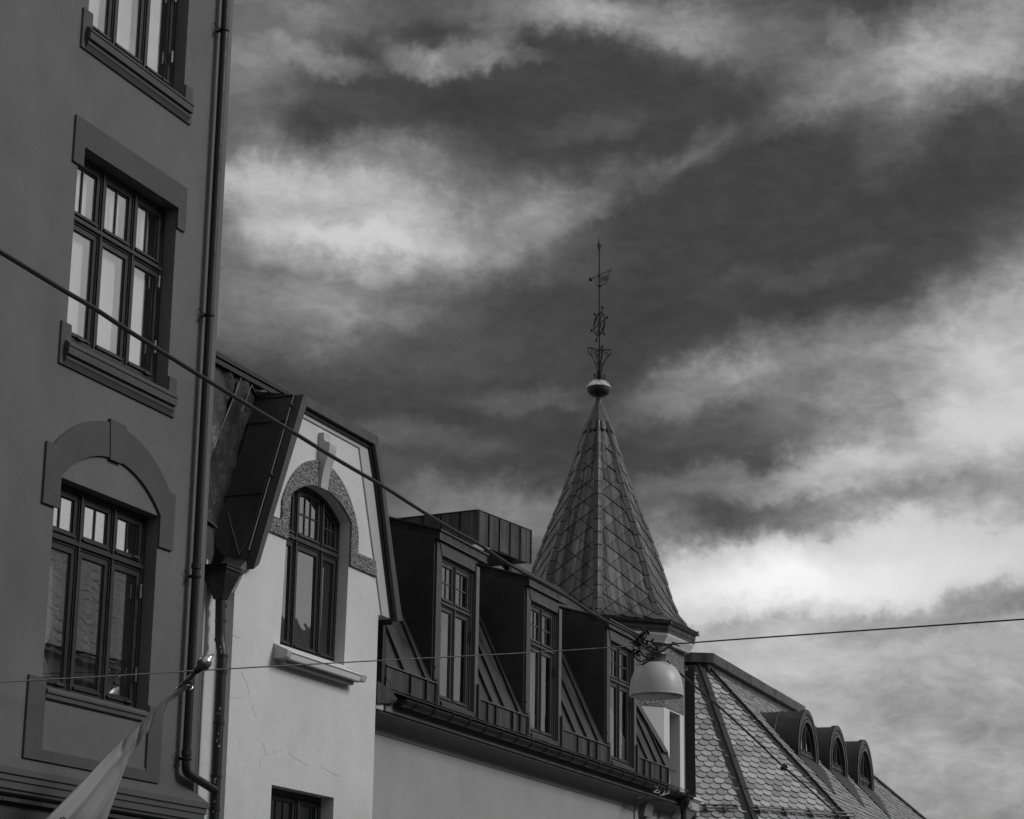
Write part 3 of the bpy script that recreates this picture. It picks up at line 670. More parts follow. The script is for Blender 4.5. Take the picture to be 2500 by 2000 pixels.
for y, w in ((1478, -.03), (1515, -.03), (1562, -.03), (1603, .03), (1640, .035), (1765, .035), (1895, .035), (1975, .035)):
    x = np.interp(y, [1463, 1560, 1600, 1790, 2000], [541, 537, 543, 533, 522]); u, z = B.uz(x, y, w)
    MB().lathe(B.X(u, w, z-.02), [(.054, 0), (.061, .004), (.061, .035), (.054, .04)], 16).build('joint_sleeve', 'pipe', hp, smooth=True)
fl = MB()                                    # flaked paint showing pale on the edges
for k in range(60):
    y = rnd.choice([rnd.uniform(1470, 1620), rnd.uniform(1690, 1990)]); x = np.interp(y, [1463, 1560, 1600, 1790, 2000], [541, 537, 543, 533, 522])
    w = -.03 if y < 1580 else .035; u, z = B.uz(x, y, w); a = rnd.choice([-1.15, -1.3, -.9, .6, 1.2, -1.25])+rnd.uniform(-.15, .15)
    c = B.X(u, w, z)+(B.d*sin(a)+B.n*cos(a))*.054; t = (B.d*cos(a)-B.n*sin(a)); s1, s2 = rnd.uniform(.003, .008), rnd.uniform(.006, .028)
    fl.poly([c-t*s1, c-Vector((0, 0, s2*.5)), c+t*s1*.8, c+Vector((0, 0, s2))+t*s1*.3, c+Vector((0, 0, s2*.4))-t*s1])
fl.build('paint_flakes', 'white', hp, kind='stuff')

# ================================================================== house with three dormers
Cf = Fr(20.8, 11.5)
rc = thing('mansard_house', 'light grey house under a dark metal mansard with a row of three dormers', 'building', Cf.X(31, 0, 0))
CL, CR = 25.3, 38.25
lowc = rect(28.0, 29.2, 2.3, Cf.uz(1018, 1997, 0)[1])
MB().prism(Cf, rect(CL, CR, 0, 5.5), -.4, 0, [lowc]).build('wall', 'c_wall', rc)
window(Cf, rc, lowc, -.15, (28.6,), 0, .05, .03, .05, 'frame', M['glass_b'])
house_body(rc, Cf, CL, CR, 8, 0, 5.5, 'c_wall')
MB().box(Cf, CL+.1, CR-.1, -7.9, -1.35, 5.5, 8.2).build('attic_body', 'metal_b', rc)
cv = [(0, 4.985)] + [(.30*(1-cos(a)), 4.985+.195*sin(a)) for a in [PI/2*k/10 for k in range(1, 11)]] + [(.30, 5.185), (.0, 5.185)]
cv = [(0.0, 4.98)] + [(.30-.30*cos(a), 4.985+.19*sin(a)) for a in [PI/2*k/10 for k in range(0, 11)]]
cv = [(-.01, 4.985), (.012, 4.985)] + [(.012+.288*(1-cos(PI/2*k/10)), 4.99+.185*sin(PI/2*k/10)) for k in range(1, 11)] + [(.30, 5.18), (-.01, 5.18)]
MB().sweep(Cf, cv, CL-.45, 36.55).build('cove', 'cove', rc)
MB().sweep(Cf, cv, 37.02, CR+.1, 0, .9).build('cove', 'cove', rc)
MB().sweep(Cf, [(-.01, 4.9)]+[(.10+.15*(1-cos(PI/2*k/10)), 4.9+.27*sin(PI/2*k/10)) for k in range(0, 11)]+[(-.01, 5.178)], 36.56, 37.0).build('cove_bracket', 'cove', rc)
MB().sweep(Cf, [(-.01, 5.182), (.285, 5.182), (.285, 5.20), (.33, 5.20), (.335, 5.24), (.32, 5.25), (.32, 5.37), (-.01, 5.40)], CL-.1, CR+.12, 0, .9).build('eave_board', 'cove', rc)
MB().box(Cf, 24.89, 25.11, .30, .342, 5.19, 5.26).build('eave_board_end', 'b_trim', rc)
# gutter with straps
GY = 5.365
gp = [(.42-.088*cos(PI*k/12), GY-.080*sin(PI*k/12)) for k in range(13)] + [(.42+.094, GY+.005)] + [(.42+.080*cos(PI*k/12), GY+.002-.072*sin(PI*k/12)) for k in range(13)]
GL = CL+.15
MB().sweep(Cf, gp, GL, CR-.1).build('gutter', 'pipe', rc)
for u in (GL-.01, CR-.1): MB().sweep(Cf, [(.42-.09*cos(PI*k/12), GY-.082*sin(PI*k/12)) for k in range(13)], u, u+.01).build('gutter_end', 'pipe', rc)
k = 0; u = GL+.3
while u < CR-.1:
    sp = [(.42-.098*cos(PI*j/10), GY-.089*sin(PI*j/10)) for j in range(11)] + [(.42+.089*cos(PI*j/10), GY-.081*sin(PI*j/10)) for j in range(11)]
    MB().sweep(Cf, sp, u, u+.028).box(Cf, u, u+.028, .32, .52, GY+.008, GY+.018).build('gutter_strap', 'pipe', rc); u += .60
ef = MB().poly([Cf.X(CL, .06, 5.545), Cf.X(CR, .06, 5.545), Cf.X(CR, .37, 5.455), Cf.X(CL, .37, 5.455)][::-1], Vector((0, 0, .012)))
ef.build('eave_flashing', 'flash', rc)
for i in range(26):                            # loose turned-up sheets along the eave
    u = CL+.1+i*.5+rnd.uniform(-.05, .05); h0, h1 = rnd.uniform(.0, .012), rnd.uniform(.0, .022)
    MB().poly([Cf.X(u, .10, 5.545+h0), Cf.X(u+.47, .10, 5.545+h1), Cf.X(u+.47, .385, 5.470+h1*.6), Cf.X(u, .385, 5.470+h0*.6)][::-1], Vector((0, 0, .006))).build('eave_sheet', 'flash', rc)
# side box closing the eave against the gable house
MB().prism(Cf, [(24.83, 5.24), (24.83, 5.51), (25.103, 5.476), (25.268, 5.449), (25.438, 5.376), (25.404, 5.315)], .05, .38).build('eave_end_box', 'metal', rc)
# mansard slope
SLP = 2.19
def RF(u, z, o=0.0): w = .02-(z-5.86)/SLP; return Cf.X(u, w+o*.91, z+o*.41)
MB().prism(Cf, rect(25.25, 38.0, 5.50, 5.52), -.1, .06).build('eave_plate', 'metal', rc)
DORM = [(27.455, 28.93), (30.955, 32.42), (34.755, 36.24)]
seams = [25.6, 26.41, 27.12, 27.45, 28.93, 29.09, 29.57, 30.04, 30.64, 30.95, 32.42, 32.56, 33.17, 33.72, 34.29, 34.75, 36.24, 36.45, 36.95, 37.5, 38.0]
RP = ZF(Cf.X(25, .02, 5.86), Cf.d, Cf.X(25, .02-1/SLP, 6.86)-Cf.X(25, .02, 5.86))
def rp_uv(px, py): X = RP.hit(px, py); return RP.uv(X)
e_a, e_b = rp_uv(1300+1070/4.312, 1600+460/4.312), rp_uv(1300+1410/4.312, 1600+1040/4.312)
sl_ = (e_a[0]-e_b[0])/(e_a[1]-e_b[1])
top_v = 2.63
for a, b in zip(seams, seams[1:]+[39.6]):
    if any(d0-.1 < (a+b)/2 < d1_+.02 for d0, d1_ in DORM): continue
    poly = rect(a-25, b-25, 0, top_v)
    # cut along the corner turret
    q = clip(poly, -1, sl_, -(e_b[0]-sl_*e_b[1]))
    if len(q) < 3: continue
    MB().prism(RP, q, -.03, 0).build('roof_panel', 'metal', rc)
    if a > 25.6:
        qq = clip(rect(a-25-.014, a-25+.014, 0.02, top_v), -1, sl_, -(e_b[0]-sl_*e_b[1]))
        if len(qq) > 2: MB().prism(RP, qq, 0, .038).build('standing_seam', 'metal', rc)
# turret-side verge flashing, thin with an upturned edge
vb = MB(); p0, p1 = e_b, (e_b[0]+sl_*(top_v-e_b[1]), top_v)
vb.prism(RP, [(p0[0]-.30, p0[1]-.02), (p0[0], p0[1]), (p1[0], p1[1]), (p1[0]-.30, p1[1])], .002, .05); vb.build('verge_flashing', 'metal_b', rc)
vb = MB(); z0 = 5.53
X0, X1 = RP.X(p0[0], 0, p0[1]), Cf.X(Cf.uz(1300+1418/4.312, 1600+1380/4.312, .05)[0], .05, 5.5)
vb.tube([X0, X0+Vector((0, 0, -.12))+Cf.n*.03, X1], .035, 8).build('verge_foot', 'metal_b', rc)
# apron of upright sheets between the dormers
ap = [(25.80, 26.55), (26.57, 27.08), (27.10, 27.445)], [(28.96, 29.30), (29.32, 29.62), (29.64, 30.30), (30.32, 30.60), (30.62, 30.94)], [(32.44, 33.18), (33.2, 33.72), (33.74, 34.12), (34.14, 34.74)], [(36.26, 36.66), (36.68, 37.0), (37.02, 37.62), (37.64, X1.dot(Cf.d)-.02)]
for grp in ap:
    for a, b in grp:
        MB().box(Cf, a, b, .0, .055+rnd.uniform(0, .006), 5.53, 5.865).build('apron_sheet', 'metal_p', rc)
        MB().box(Cf, b-.004, b+.020, .0, .085, 5.53, 5.86).build('apron_seam', 'metal', rc)
    MB().sweep(Cf, [(-.02, 5.875), (.075, 5.868), (.082, 5.85), (.06, 5.845), (-.02, 5.85)], grp[0][0]-.02, grp[-1][1]+.03).build('apron_capping', 'flash', rc)
def side_frame(u):
    """vertical plane square to the street at u: first coordinate is depth into the house"""
    f = ZF(Cf.X(u, 0, 0), -Cf.n, Vector((0, 0, 1))); return f
for di, (u0, u1) in enumerate(DORM):
    dm = MB()
    o0, o1 = u0+.24, u1-.145; zt, zb = 7.60, 5.665
    dm.prism(Cf, rect(u0, u1, 5.50, 7.84), -.08, 0, [rect(o0, o1, zb, zt)])
    dorm = dm.build('dormer', 'frame_c', rc)
    # near post and far post stand proud, lintel sheet between
    MB().box(Cf, u0-.012, u0+.16, .001, .030, 5.50, 7.80).build('corner_post', 'frame_c', dorm)
    MB().box(Cf, u1-.10, u1+.02, .001, .055, 5.62, 7.70).build('corner_post', 'pipe_g', dorm)
    MB().prism(Cf, [(u0+.16, 7.62), (u1-.1, 7.62), (u1-.1, 7.80), (u0+.05, 7.80)], .001, .04).build('lintel_sheet', 'flash', dorm)
    MB().sweep(Cf, [(-.02, zb+.002), (.05, zb-.018), (.062, zb-.03), (.055, zb-.15), (.04, zb-.155), (-.02, zb-.15)], o0-.04, u1-.02).build('dormer_ledge', 'flash', dorm)
    # cheek towards the viewer: sheet panels with one sloping seam
    f = side_frame(u0)
    lo = lambda d: 5.86+SLP*(d+.02)
    hi = lambda d: 7.82+.285*d
    dx = (7.82-5.86-SLP*.02)/(SLP-.285)
    body = [(0, 5.52), (.001, 5.86), (dx, hi(dx)), (0, hi(0))]
    MB().prism(f, body, -.05, 0).build('cheek_panel', 'metal_b', dorm)
    MB().prism(f, [(0, 7.50), (0, 7.53), (.70, 7.73), (.70, 7.70)], 0, .010).prism(f, [(.68, 7.45), (.70, 7.45), (.70, 7.99), (.68, 7.99)], 0, .008).build('cheek_seam', 'metal_b', dorm)
    d_ = lambda z: (z-5.86)/SLP-.02
    MB().prism(f, [(d_(6.06)-.12, 6.06), (d_(6.06)-.09, 6.06), (dx-.09, hi(dx)), (dx-.12, hi(dx))], 0, .010).prism(f, [(-.0, 5.87), (.10, 5.95), (dx+.0, hi(dx)), (dx-.05, hi(dx))], 0, .018).build('cheek_flashing', 'metal_b', dorm)
    MB().prism(side_frame(u1-.05), body, -.0, .05).build('cheek_panel', 'metal_b', dorm)
    # lean-to roof with deep fascia
    ov = .25; fz = lambda w: 7.955-.285*w
    L, Rr = u0-.03, u1+ov
    top = [Cf.X(L, .07, fz(.07)), Cf.X(Rr, .07, fz(.07)), Cf.X(Rr, -1.2, fz(-1.2)), Cf.X(L, -1.2, fz(-1.2))]
    MB().poly(top[::-1], Vector((0, 0, .125))).build('dormer_roof', 'metal', dorm)
    rim = MB().poly([Cf.X(L-.025, .095, fz(.095)+.014), Cf.X(Rr+.02, .095, fz(.095)+.014), Cf.X(Rr+.02, -1.25, fz(-1.25)+.014), Cf.X(L-.025, -1.25, fz(-1.25)+.014)][::-1], Vector((0, 0, .022)))
    rim.poly([Cf.X(L-.012, .08, fz(.08)-.115), Cf.X(Rr+.008, .08, fz(.08)-.115), Cf.X(Rr+.008, -1.2, fz(-1.2)-.115), Cf.X(L-.012, -1.2, fz(-1.2)-.115)][::-1], Vector((0, 0, .018)))
    rim.build('roof_edge', 'flash', dorm)
    # window
    opn = rect(o0, o1, zb, zt); um = o0+(o1-o0)*.47
    us = opn
    wfm = window(Cf, dorm, us, -.02, (um,), 6.99, .028, .024, .05, 'frame_c', M['glass_d'], (1, 1), inner=None, name='window_frame', bar=.022)
    for ch in list(wfm.children): ch.parent = dorm     # stay within thing > part > sub-part
    bl = MB()  # white strips behind the lower panes stand in for reflected sky
    for (a, b, zz) in ((o0+.09, um-.09, 5.92 if di == 0 else 5.99), (um+.09, o1-.09, 6.25 if di == 0 else 5.90)):
        if di < 2: bl.box(Cf, a, a+(b-a)*.60, -.24, -.236, zz, 6.93)
    if bl.v: bl.build('sky_reflection_strip', 'blind', dorm)
    MB().tube([Cf.X(o1-.02, .01, 6.62), Cf.X(o1-.02, .01, 6.78)], .012, 8).build('hinge', 'pipe', dorm)
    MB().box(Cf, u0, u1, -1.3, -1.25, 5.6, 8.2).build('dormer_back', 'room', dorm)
    # little foot flashing where apron meets the near post
    MB().prism(Cf, [(u0-.06, 5.50), (u0+.10, 5.50), (u0+.06, 5.93), (u0-.04, 5.90)], .03, .075).build('foot_flashing', 'metal_p', dorm)
    MB().prism(Cf, [(u1-.02, 5.52), (u1+.09, 5.52), (u1+.03, 6.0), (u1-.02, 6.05)], .03, .09).build('foot_flashing', 'metal_b', dorm)
# upper roof behind the dormers
ridge_z = 9.40
MB().poly([Cf.X(34.9, -1.18, 8.27), Cf.X(39.2, -1.18, 8.27), Cf.X(39.6, -2.4, ridge_z), Cf.X(35.6, -2.4, ridge_z)][::-1], Vector((0, 0, .06))).build('upper_roof', 'flash', rc)
MB().poly([Cf.X(25.2, -1.2, 8.24), Cf.X(38.4, -1.2, 8.24), Cf.X(38.4, -7.9, 8.5), Cf.X(25.2, -7.9, 8.5)][::-1], Vector((0, 0, .06))).build('flat_roof', 'metal', rc)
# cable hanging loose on the gutter
wl = MB()
def cf(x, y, w=.54): return Cf.P(1480+x/6.7375, 1850+y/6.7375, w)
wl.tube([cf(*p) for p in ((805, 470), (840, 490), (845, 520), (815, 550), (775, 560))], .008, 6).tube([cf(*p) for p in ((780, 565), (830, 580), (870, 570), (880, 545))], .008, 6).tube([cf(*p) for p in ((865, 580), (885, 610), (910, 622), (935, 600), (965, 560), (960, 540))], .008, 6).tube([cf(*p) for p in ((925, 615), (980, 600), (1030, 580), (1038, 555), (1015, 548))], .008, 6)
wl.build('gutter_heating_cable', 'b_shade', rc)
wl = MB().tube([Cf.P(1480+x/6.7375, 1850+y/6.7375, w) for x, y, w in ((462, 1011, .01), (462, 870, .012), (478, 840, .05), (490, 740, .16), (530, 670, .27), (600, 625, .31), (690, 640, .33))], .010, 6).build('wall_cable', 'iron', rc)
# lightning wire loop near the gable house
MB().tube([Cf.P(x, y, .12) for x, y in ((941, 1528), (942, 1560), (941, 1600), (939, 1650), (946, 1660), (954, 1672), (953, 1679))], .006, 6).build('earth_wire', 'flash', rc)
MB().box(Cf, 25.62, 25.70, -.1, .08, 5.5, 6.4).build('side_flashing', 'pipe', rc)
# outlet and pipe at the far end
ou, oz = Cf.uz(1300+1590/4.312, 1600+1560/4.312, .42); pz = Cf.uz(1300+1575/4.312, 1600+1620/4.312, .40)
t_ = thing('short_downpipe', 'black gutter outlet and pipe at the far end of the mansard eave', 'downpipe', Cf.X(ou, .2, 0), 'rainwater pipes')
MB().lathe(Cf.X(ou, .42, pz[1]), [(.05, -.02), (.055, 0), (.10, .10), (.115, .16), (.115, .18)], 16).build('gutter_outlet', 'pipe', t_, smooth=True)
MB().tube([Cf.X(ou, .42, pz[1]), Cf.X(ou, .42, pz[1]-.36), Cf.X(ou-.10, .3, pz[1]-.52), Cf.X(ou-.28, .1, pz[1]-.72), Cf.X(ou-.30, .08, .2)], .05, 14).build('pipe', 'pipe', t_, smooth=True)
MB().lathe(Cf.X(ou, .42, pz[1]-.06), [(.052, 0), (.06, .004), (.06, .03), (.052, .034)], 14).build('joint_sleeve', 'pipe', t_, smooth=True)

# ================================================================== corner turret with spire
T = Vector((1.715, 42.966, 0))
rt = thing('corner_turret', 'round-looking eight-sided corner turret with a tall scaled metal spire', 'tower', T)
azt = math.atan2(T.x, T.y)                     # direction away from the camera
def octv(R, z, k, rot=0.0):
    a = azt + PI + k*PI/4 + rot                # k = 0 faces the camera, k grows towards the viewer's right... see sign
    return Vector((T.x + R*sin(a), T.y + R*cos(a), z))
SG = -1                                        # viewer's right is k * SG
def V8(R, z, k, rot=0.0): return octv(R, z, SG*k, SG*rot)
RW, TW = 1.657, rad(3.5)
ZW = [(0, 6.95, 'white', 0.0), (6.95, 7.96, 'rough', .02)]
for k in range(-4, 4):
    a, b = V8(RW, 0, k, TW), V8(RW, 0, k+1, TW)
    d = (b-a).normalized(); nn = Vector((d.y, -d.x, 0))
    if nn.dot((a+b)/2-T) < 0: nn = -nn
    f = ZF(a, d, Vector((0, 0, 1)))
    if f.n.dot(nn) < 0: f = ZF(b, -d, Vector((0, 0, 1)))
    L = (b-a).length
    flip = f.o is not a and (f.o-b).length < 1e-6
    holes = []
    if k == 1:
        x0, x1 = L*.27, L*.80
        if flip: x0, x1 = L-x1, L-x0
        holes = [rect(x0, x1, 4.9, 7.35)]
    MB().prism(f, rect(0, L, 0, 7.22), -.34, 0, ([rect(x0, x1, 5.3, 7.19)] if holes else [])).build('wall', 'white', rt)
    MB().prism(f, rect(0, L, 7.22, 8.44), -.28, .012, []).build('roughcast_wall', 'rough', rt)
    if holes:
        o = window(f, rt, rect(x0, x1, 5.3, 7.19), -.265, ((x0+x1)/2,), 6.5, .04, .03, .04, 'frame', M['glass_b'])
def ring(prof, ks=range(-4, 4), rot=0.0, mb=None, close=True):
    mb = mb or MB(); m = len(prof)
    for k in ks:
        for kk in (k,):
            vs = [V8(R, z, kk, rot) for R, z in prof] + [V8(R, z, kk+1, rot) for R, z in prof]
            mb.add(vs, [(i, i+1, m+i+1, m+i) for i in range(m-1)] + ([(m-1, 0, m, 2*m-1)] if close else []))
    return mb
fixn(ring([(1.673, 8.399), (1.764, 8.399), (1.78, 8.431), (1.844, 8.527), (1.86, 8.57), (1.673, 8.57)]).build('turret_cornice', 'white', rt))
fixn(ring([(1.673, 8.57), (1.864, 8.57), (1.868, 8.634), (1.882, 8.64), (1.885, 8.726), (1.673, 8.731)]).build('eave_board', 'metal', rt))
fixn(ring([(1.737, 8.731), (1.887, 8.715), (1.93, 8.736), (1.946, 8.785), (1.93, 8.79), (1.909, 8.763), (1.737, 8.774)]).build('turret_gutter', 'metal', rt))
for k in range(-3, 4):
    for j, o in enumerate((0, .5)):
        p = V8(1.93, 8.774, k).lerp(V8(1.93, 8.774, k+1), o if o else 0)
        q = V8(1.716, 8.892, k).lerp(V8(1.716, 8.892, k+1), o if o else 0)
        if j == 0: MB().tube([p+(p-q)*.12-Vector((0, 0, .04)), p+Vector((0, 0, .015)), p+(p-q)*.02+Vector((0, 0, .06))], .012, 6).build('gutter_corner', 'metal', rt)
PRO = [(1.914, 8.785), (1.716, 8.892), (1.523, 9.138), (1.391, 9.46), (1.252, 9.943), (0.97, 10.758), (.726, 11.376), (.470, 12.143), (0.231, 12.967)]
sp = fixn(ring(PRO+[(0.107, 12.967), (0.107, 8.785)]).build('spire', 'iron', rt))
# slant length along the middle of a face
def mid(R): return R*cos(PI/8)
SL8 = [0]
for (R0, z0), (R1, z1) in zip(PRO, PRO[1:]): SL8.append(SL8[-1]+math.hypot(mid(R0)-mid(R1), z1-z0))
def fpt(k, t, s, o):
    """point on face k: t sideways from its middle, s up the slope, o lifted off it"""
    s = min(max(s, 0), SL8[-1]-1e-5)
    for i in range(len(PRO)-1):
        if SL8[i] <= s <= SL8[i+1]: break
    q = (s-SL8[i])/(SL8[i+1]-SL8[i]); R = PRO[i][0]+(PRO[i+1][0]-PRO[i][0])*q; z = PRO[i][1]+(PRO[i+1][1]-PRO[i][1])*q
    a, b = V8(R, z, k), V8(R, z, k+1); m = (a+b)/2; tt = (b-a).normalized()
    a0, b0 = V8(PRO[i][0], PRO[i][1], k), V8(PRO[i][0], PRO[i][1], k+1); a1 = V8(PRO[i+1][0], PRO[i+1][1], k); b1_ = V8(PRO[i+1][0], PRO[i+1][1], k+1)
    up = ((a1+b1_)/2-(a0+b0)/2).normalized(); nn = tt.cross(up)
    if nn.dot(m-T) < 0: nn = -nn
    return m + tt*t + nn*o
def hw(s):
    for i in range(len(PRO)-1):
        if SL8[i] <= s <= SL8[i+1]+1e-6: break
    q = (s-SL8[i])/(SL8[i+1]-SL8[i]); return (PRO[i][0]+(PRO[i+1][0]-PRO[i][0])*q)*sin(PI/8)
TWd, THt = .49, .40
outl = [(-hw(s)+.012, s) for s in SL8] ; outl = [(hw(s)-.012, s) for s in SL8] + [(-hw(s)+.012, s) for s in SL8[::-1]]
def tile_mesh(k, poly, mb):
    o = len(mb.v); c = (sum(p[0] for p in poly)/len(poly), sum(p[1] for p in poly)/len(poly))
    sub = []
    for p, q in zip(poly, poly[1:]+poly[:1]):
        sub += [p, ((p[0]+q[0])/2, (p[1]+q[1])/2)]
    smin, smax = min(p[1] for p in poly), max(p[1] for p in poly)
    lift = lambda s: .007+.024*(1-(s-smin)/max(.05, THt))
    n = len(sub); vs = [fpt(k, p[0], p[1], lift(p[1])) for p in sub] + [fpt(k, p[0], p[1], -.006) for p in sub] + [fpt(k, c[0], c[1], lift(c[1])+.004)]
    fs = [(i, (i+1) % n, 2*n) for i in range(n)] + [(i, i+n, (i+1) % n+n, (i+1) % n) for i in range(n)]
    mb.add(vs, fs)
    ox, oy = k*3.1, 0
    mb.uvs = (mb.uvs or []) + [(p[0]+ox, p[1]) for p in sub]*2 + [(c[0]+ox, c[1])]
TOPS = SL8[-1]-.01
back = MB()
for k in range(-4, 4):
    vis = k in (-3, -2, -1, 0, 1, 2)
    r = 0; s = -.10
    while s < TOPS:
        nx = int(1.0/TWd)+2
        for i in range(-nx, nx+1):
            cx = (i+(.5 if r % 2 else 0))*TWd
            dia = [(cx, s), (cx+TWd/2-.009, s+THt/2), (cx, s+THt-.008), (cx-TWd/2+.009, s+THt/2)]
            # piecewise strip clip: convex enough along the slope
            q = dia
            q = clip(q, 0, 1, .0); q = clip(q, 0, -1, -TOPS)
            if len(q) < 3: continue
            for sg in (1, -1):                  # side edges taper: use the local chord
                m_s = sum(p[1] for p in q)/len(q); h0, h1 = hw(max(0, m_s-.15))-.05, hw(min(SL8[-1], m_s+.15))-.05
                ds = min(SL8[-1], m_s+.15)-max(0, m_s-.15); sl = (h1-h0)/ds
                # sg*t <= h0 + sl*(s-s0)
                q = clip(q, -sg, sl, -(h0-sl*max(0, m_s-.15)))
                if len(q) < 3: break
            if len(q) < 3 or abs(area2(q)) < .006: continue
            if vis: mb = MB(); tile_mesh(k, q, mb); mb.build('tile', 'tile', sp)
            else: tile_mesh(k, q, back)
        s += THt/2; r += 1
back.build('tile_field', 'tile', sp, kind='stuff')
# hip caps, short folded lengths lapped over one another
bk = MB()
SH = [0]
for (R0, z0), (R1, z1) in zip(PRO, PRO[1:]): SH.append(SH[-1]+math.hypot(R0-R1, z1-z0))
def hpt(k, s):
    s = min(max(s, 0), SH[-1]-1e-5)
    for i in range(len(PRO)-1):
        if SH[i] <= s <= SH[i+1]: break
    q = (s-SH[i])/(SH[i+1]-SH[i]); return PRO[i][0]+(PRO[i+1][0]-PRO[i][0])*q, PRO[i][1]+(PRO[i+1][1]-PRO[i][1])*q
for k in range(-4, 4):
    s = 0.02; CL_ = .288
    while s < SH[-1]-.05:
        mb = MB() if k in (-3, -2, -1, 0, 1, 2, 3) else bk
        vs = []; m = 5
        for j in range(m):
            ss = s + (CL_+.0)*j/(m-1); R, z = hpt(k, ss); lift = (.030+.016*(1-j/(m-1)))*min(1, R/.75); wdt = min(.092, hw(min(ss, SL8[-1]))*.40)
            c = V8(R, z, k); o = (c-Vector((T.x, T.y, z))).normalized()
            l, rr = V8(R, z, k-1)-c, V8(R, z, k+1)-c
            l, rr = l.normalized(), rr.normalized()
            vs += [c+l*wdt+o*.0, c+l*wdt+o*lift, c+l*.03+o*(lift+.008), c+o*(lift+.016), c+rr*.03+o*(lift+.008), c+rr*wdt+o*lift, c+rr*wdt]
        mb.add(vs, [(7*j+i, 7*j+i+1, 7*j+i+8, 7*j+i+7) for j in range(m-1) for i in range(6)] + [tuple(range(7))[::-1]])
        if mb is not bk: mb.build('hip_cap', 'hip', sp)
        s += CL_
    if mb is bk: pass
bk.build('hip_cap_row', 'hip', sp, kind='stuff')
fixn(ring([(0.241, 12.956), (0.252, 12.956), (0.075, 13.379), (0.059, 13.396), (0.054, 13.396)]).build('spire_cap', 'hip', rt))
MB().lathe(Vector((T.x, T.y, 13.33)), [(.08, 0), (.067, .053), (.06, .096), (.062, .16), (.075, .182)], 20).build('spire_neck', 'flash', rt, smooth=True)
# metal ball: wide upper shell lapping the lower
bl = thing('roof_ball', 'flattened shiny metal ball on the very tip of the scaled spire', 'ball', Vector((T.x, T.y, 13.503)))
MB().lathe(Vector((T.x, T.y, 13.503)), [(.065, 0), (.13, .013), (.193, .054), (.227, .107), (.238, .166), (.238, .188)], 36).build('lower_shell', 'metal', bl, smooth=True)
MB().lathe(Vector((T.x, T.y, 13.503)), [(.238, .178), (.249, .182), (.251, .195), (.238, .214), (.204, .273), (.15, .316), (.086, .338), (.03, .343)], 36).build('upper_shell', 'ball', bl, smooth=True)
# ------------------------------------------------------------------ weather vane
vz = lambda y: hz(1461.5, y, 43).z
px1 = 1/125.4
wv = thing('weather_vane', 'black wrought iron finial pole with spoked wheel and small weather vane above the ball', 'weather vane', Vector((T.x, T.y, 13.0)))
Cc = Vector((T.x, T.y, 0)); VX = Vector((cos(azt), -sin(azt), 0)); VY = Vector((sin(azt), cos(azt), 0))
def vp(x, y, dep=0.0): return Cc + VX*((x-1462.5+(y-600)*.006)*px1) + VY*dep + Vector((0, 0, vz(y)))
MB().tube([vp(1462.5, 930), vp(1462.5, 858), vp(1462.5, 850), vp(1462.5, 612)], [.026, .026, .019, .014], 10).build('pole', 'iron', wv)
MB().lathe(vp(1462.5, 612), [(.012, 0), (.02, .02), (.047, .125), (.018, .19), (.006, .25), (.002, .30)], 4).build('spear_tip', 'iron', wv)
ea = rad(62)                                   # the wheel is turned away from us
EX = VX*cos(ea) - VY*sin(ea); wc = vp(1462.5, 791)
tilt = rad(12)
def wpt(r, a): return wc + (EX*sin(a)*r + Vector((0, 0, 1))*cos(a)*r)
MB().tube([wpt(.232, 2*PI*i/40) for i in range(41)], .014, 6, False).tube([wpt(.19, 2*PI*i/40) for i in range(41)], .006, 5, False).tube([wpt(.065, 2*PI*i/24) for i in range(25)], .012, 6, False).build('wheel_ring', 'iron', wv)
for i in range(6):
    a = rad(22)+i*PI/3
    MB().tube([wpt(.065, a), wpt(.31, a)], .010, 6).build('spoke', 'iron', wv)
    MB().ball(wpt(.335, a), .028, 10, 8).build('spoke_ball', 'iron', wv)
# the vane: arm with ball, pierced sheet with year figures
fa = rad(38); FX = VX*cos(fa) + VY*sin(fa)
vc = lambda x, y: Cc + FX*((x-1462.5)*px1/cos(fa)) + Vector((0, 0, vz(y)))
fla = MB().tube([vc(1441, 687), vc(1462, 672), vc(1490, 654), vc(1492.5, 649)], .011, 6).tube([vc(1463, 698), vc(1480, 688), vc(1484, 682), vc(1486, 668), vc(1490, 655)], .008, 5)
fla.tube([vc(1452, 680), vc(1453, 690), vc(1457, 700), vc(1463, 696)], .006, 5).tube([vc(1459, 676), vc(1459, 696)], .005, 5)
fla.build('vane_frame', 'iron', wv)
MB().ball(vc(1441, 687.5), .040, 10, 8).build('counterweight', 'iron', wv)
MB().tube([vp(1458, 698.5), vp(1467, 698.5)], .022, 8).tube([vp(1462.5, 677), vp(1462.5, 669)], .026, 8).build('collar', 'iron', wv)
def figure(ch, x0, x1, yt, yb, skew):
    P_ = lambda u, v: vc(x0+(x1-x0)*u, yt+(yb-yt)*v - skew*(x0+(x1-x0)*u-1466))
    el = lambda cu, cv_, ru, rv, a0=0, a1=360, n=12: [P_(cu+ru*sin(rad(a0+(a1-a0)*i/n)), cv_-rv*cos(rad(a0+(a1-a0)*i/n))) for i in range(n+1)]
    m = MB()
    if ch == '1': m.tube([P_(.2, .25), P_(.55, 0), P_(.55, 1)], .008, 5)
    if ch == '9': m.tube(el(.5, .28, .42, .27), .008, 5).tube([P_(.9, .3), P_(.8, .75), P_(.4, 1)], .008, 5)
    if ch == '0': m.tube(el(.5, .5, .42, .5), .008, 5)
    if ch == '6': m.tube(el(.5, .70, .42, .28), .008, 5).tube([P_(.75, .0), P_(.25, .3), P_(.1, .7)], .008, 5)
    m.build('figure', 'iron', wv)
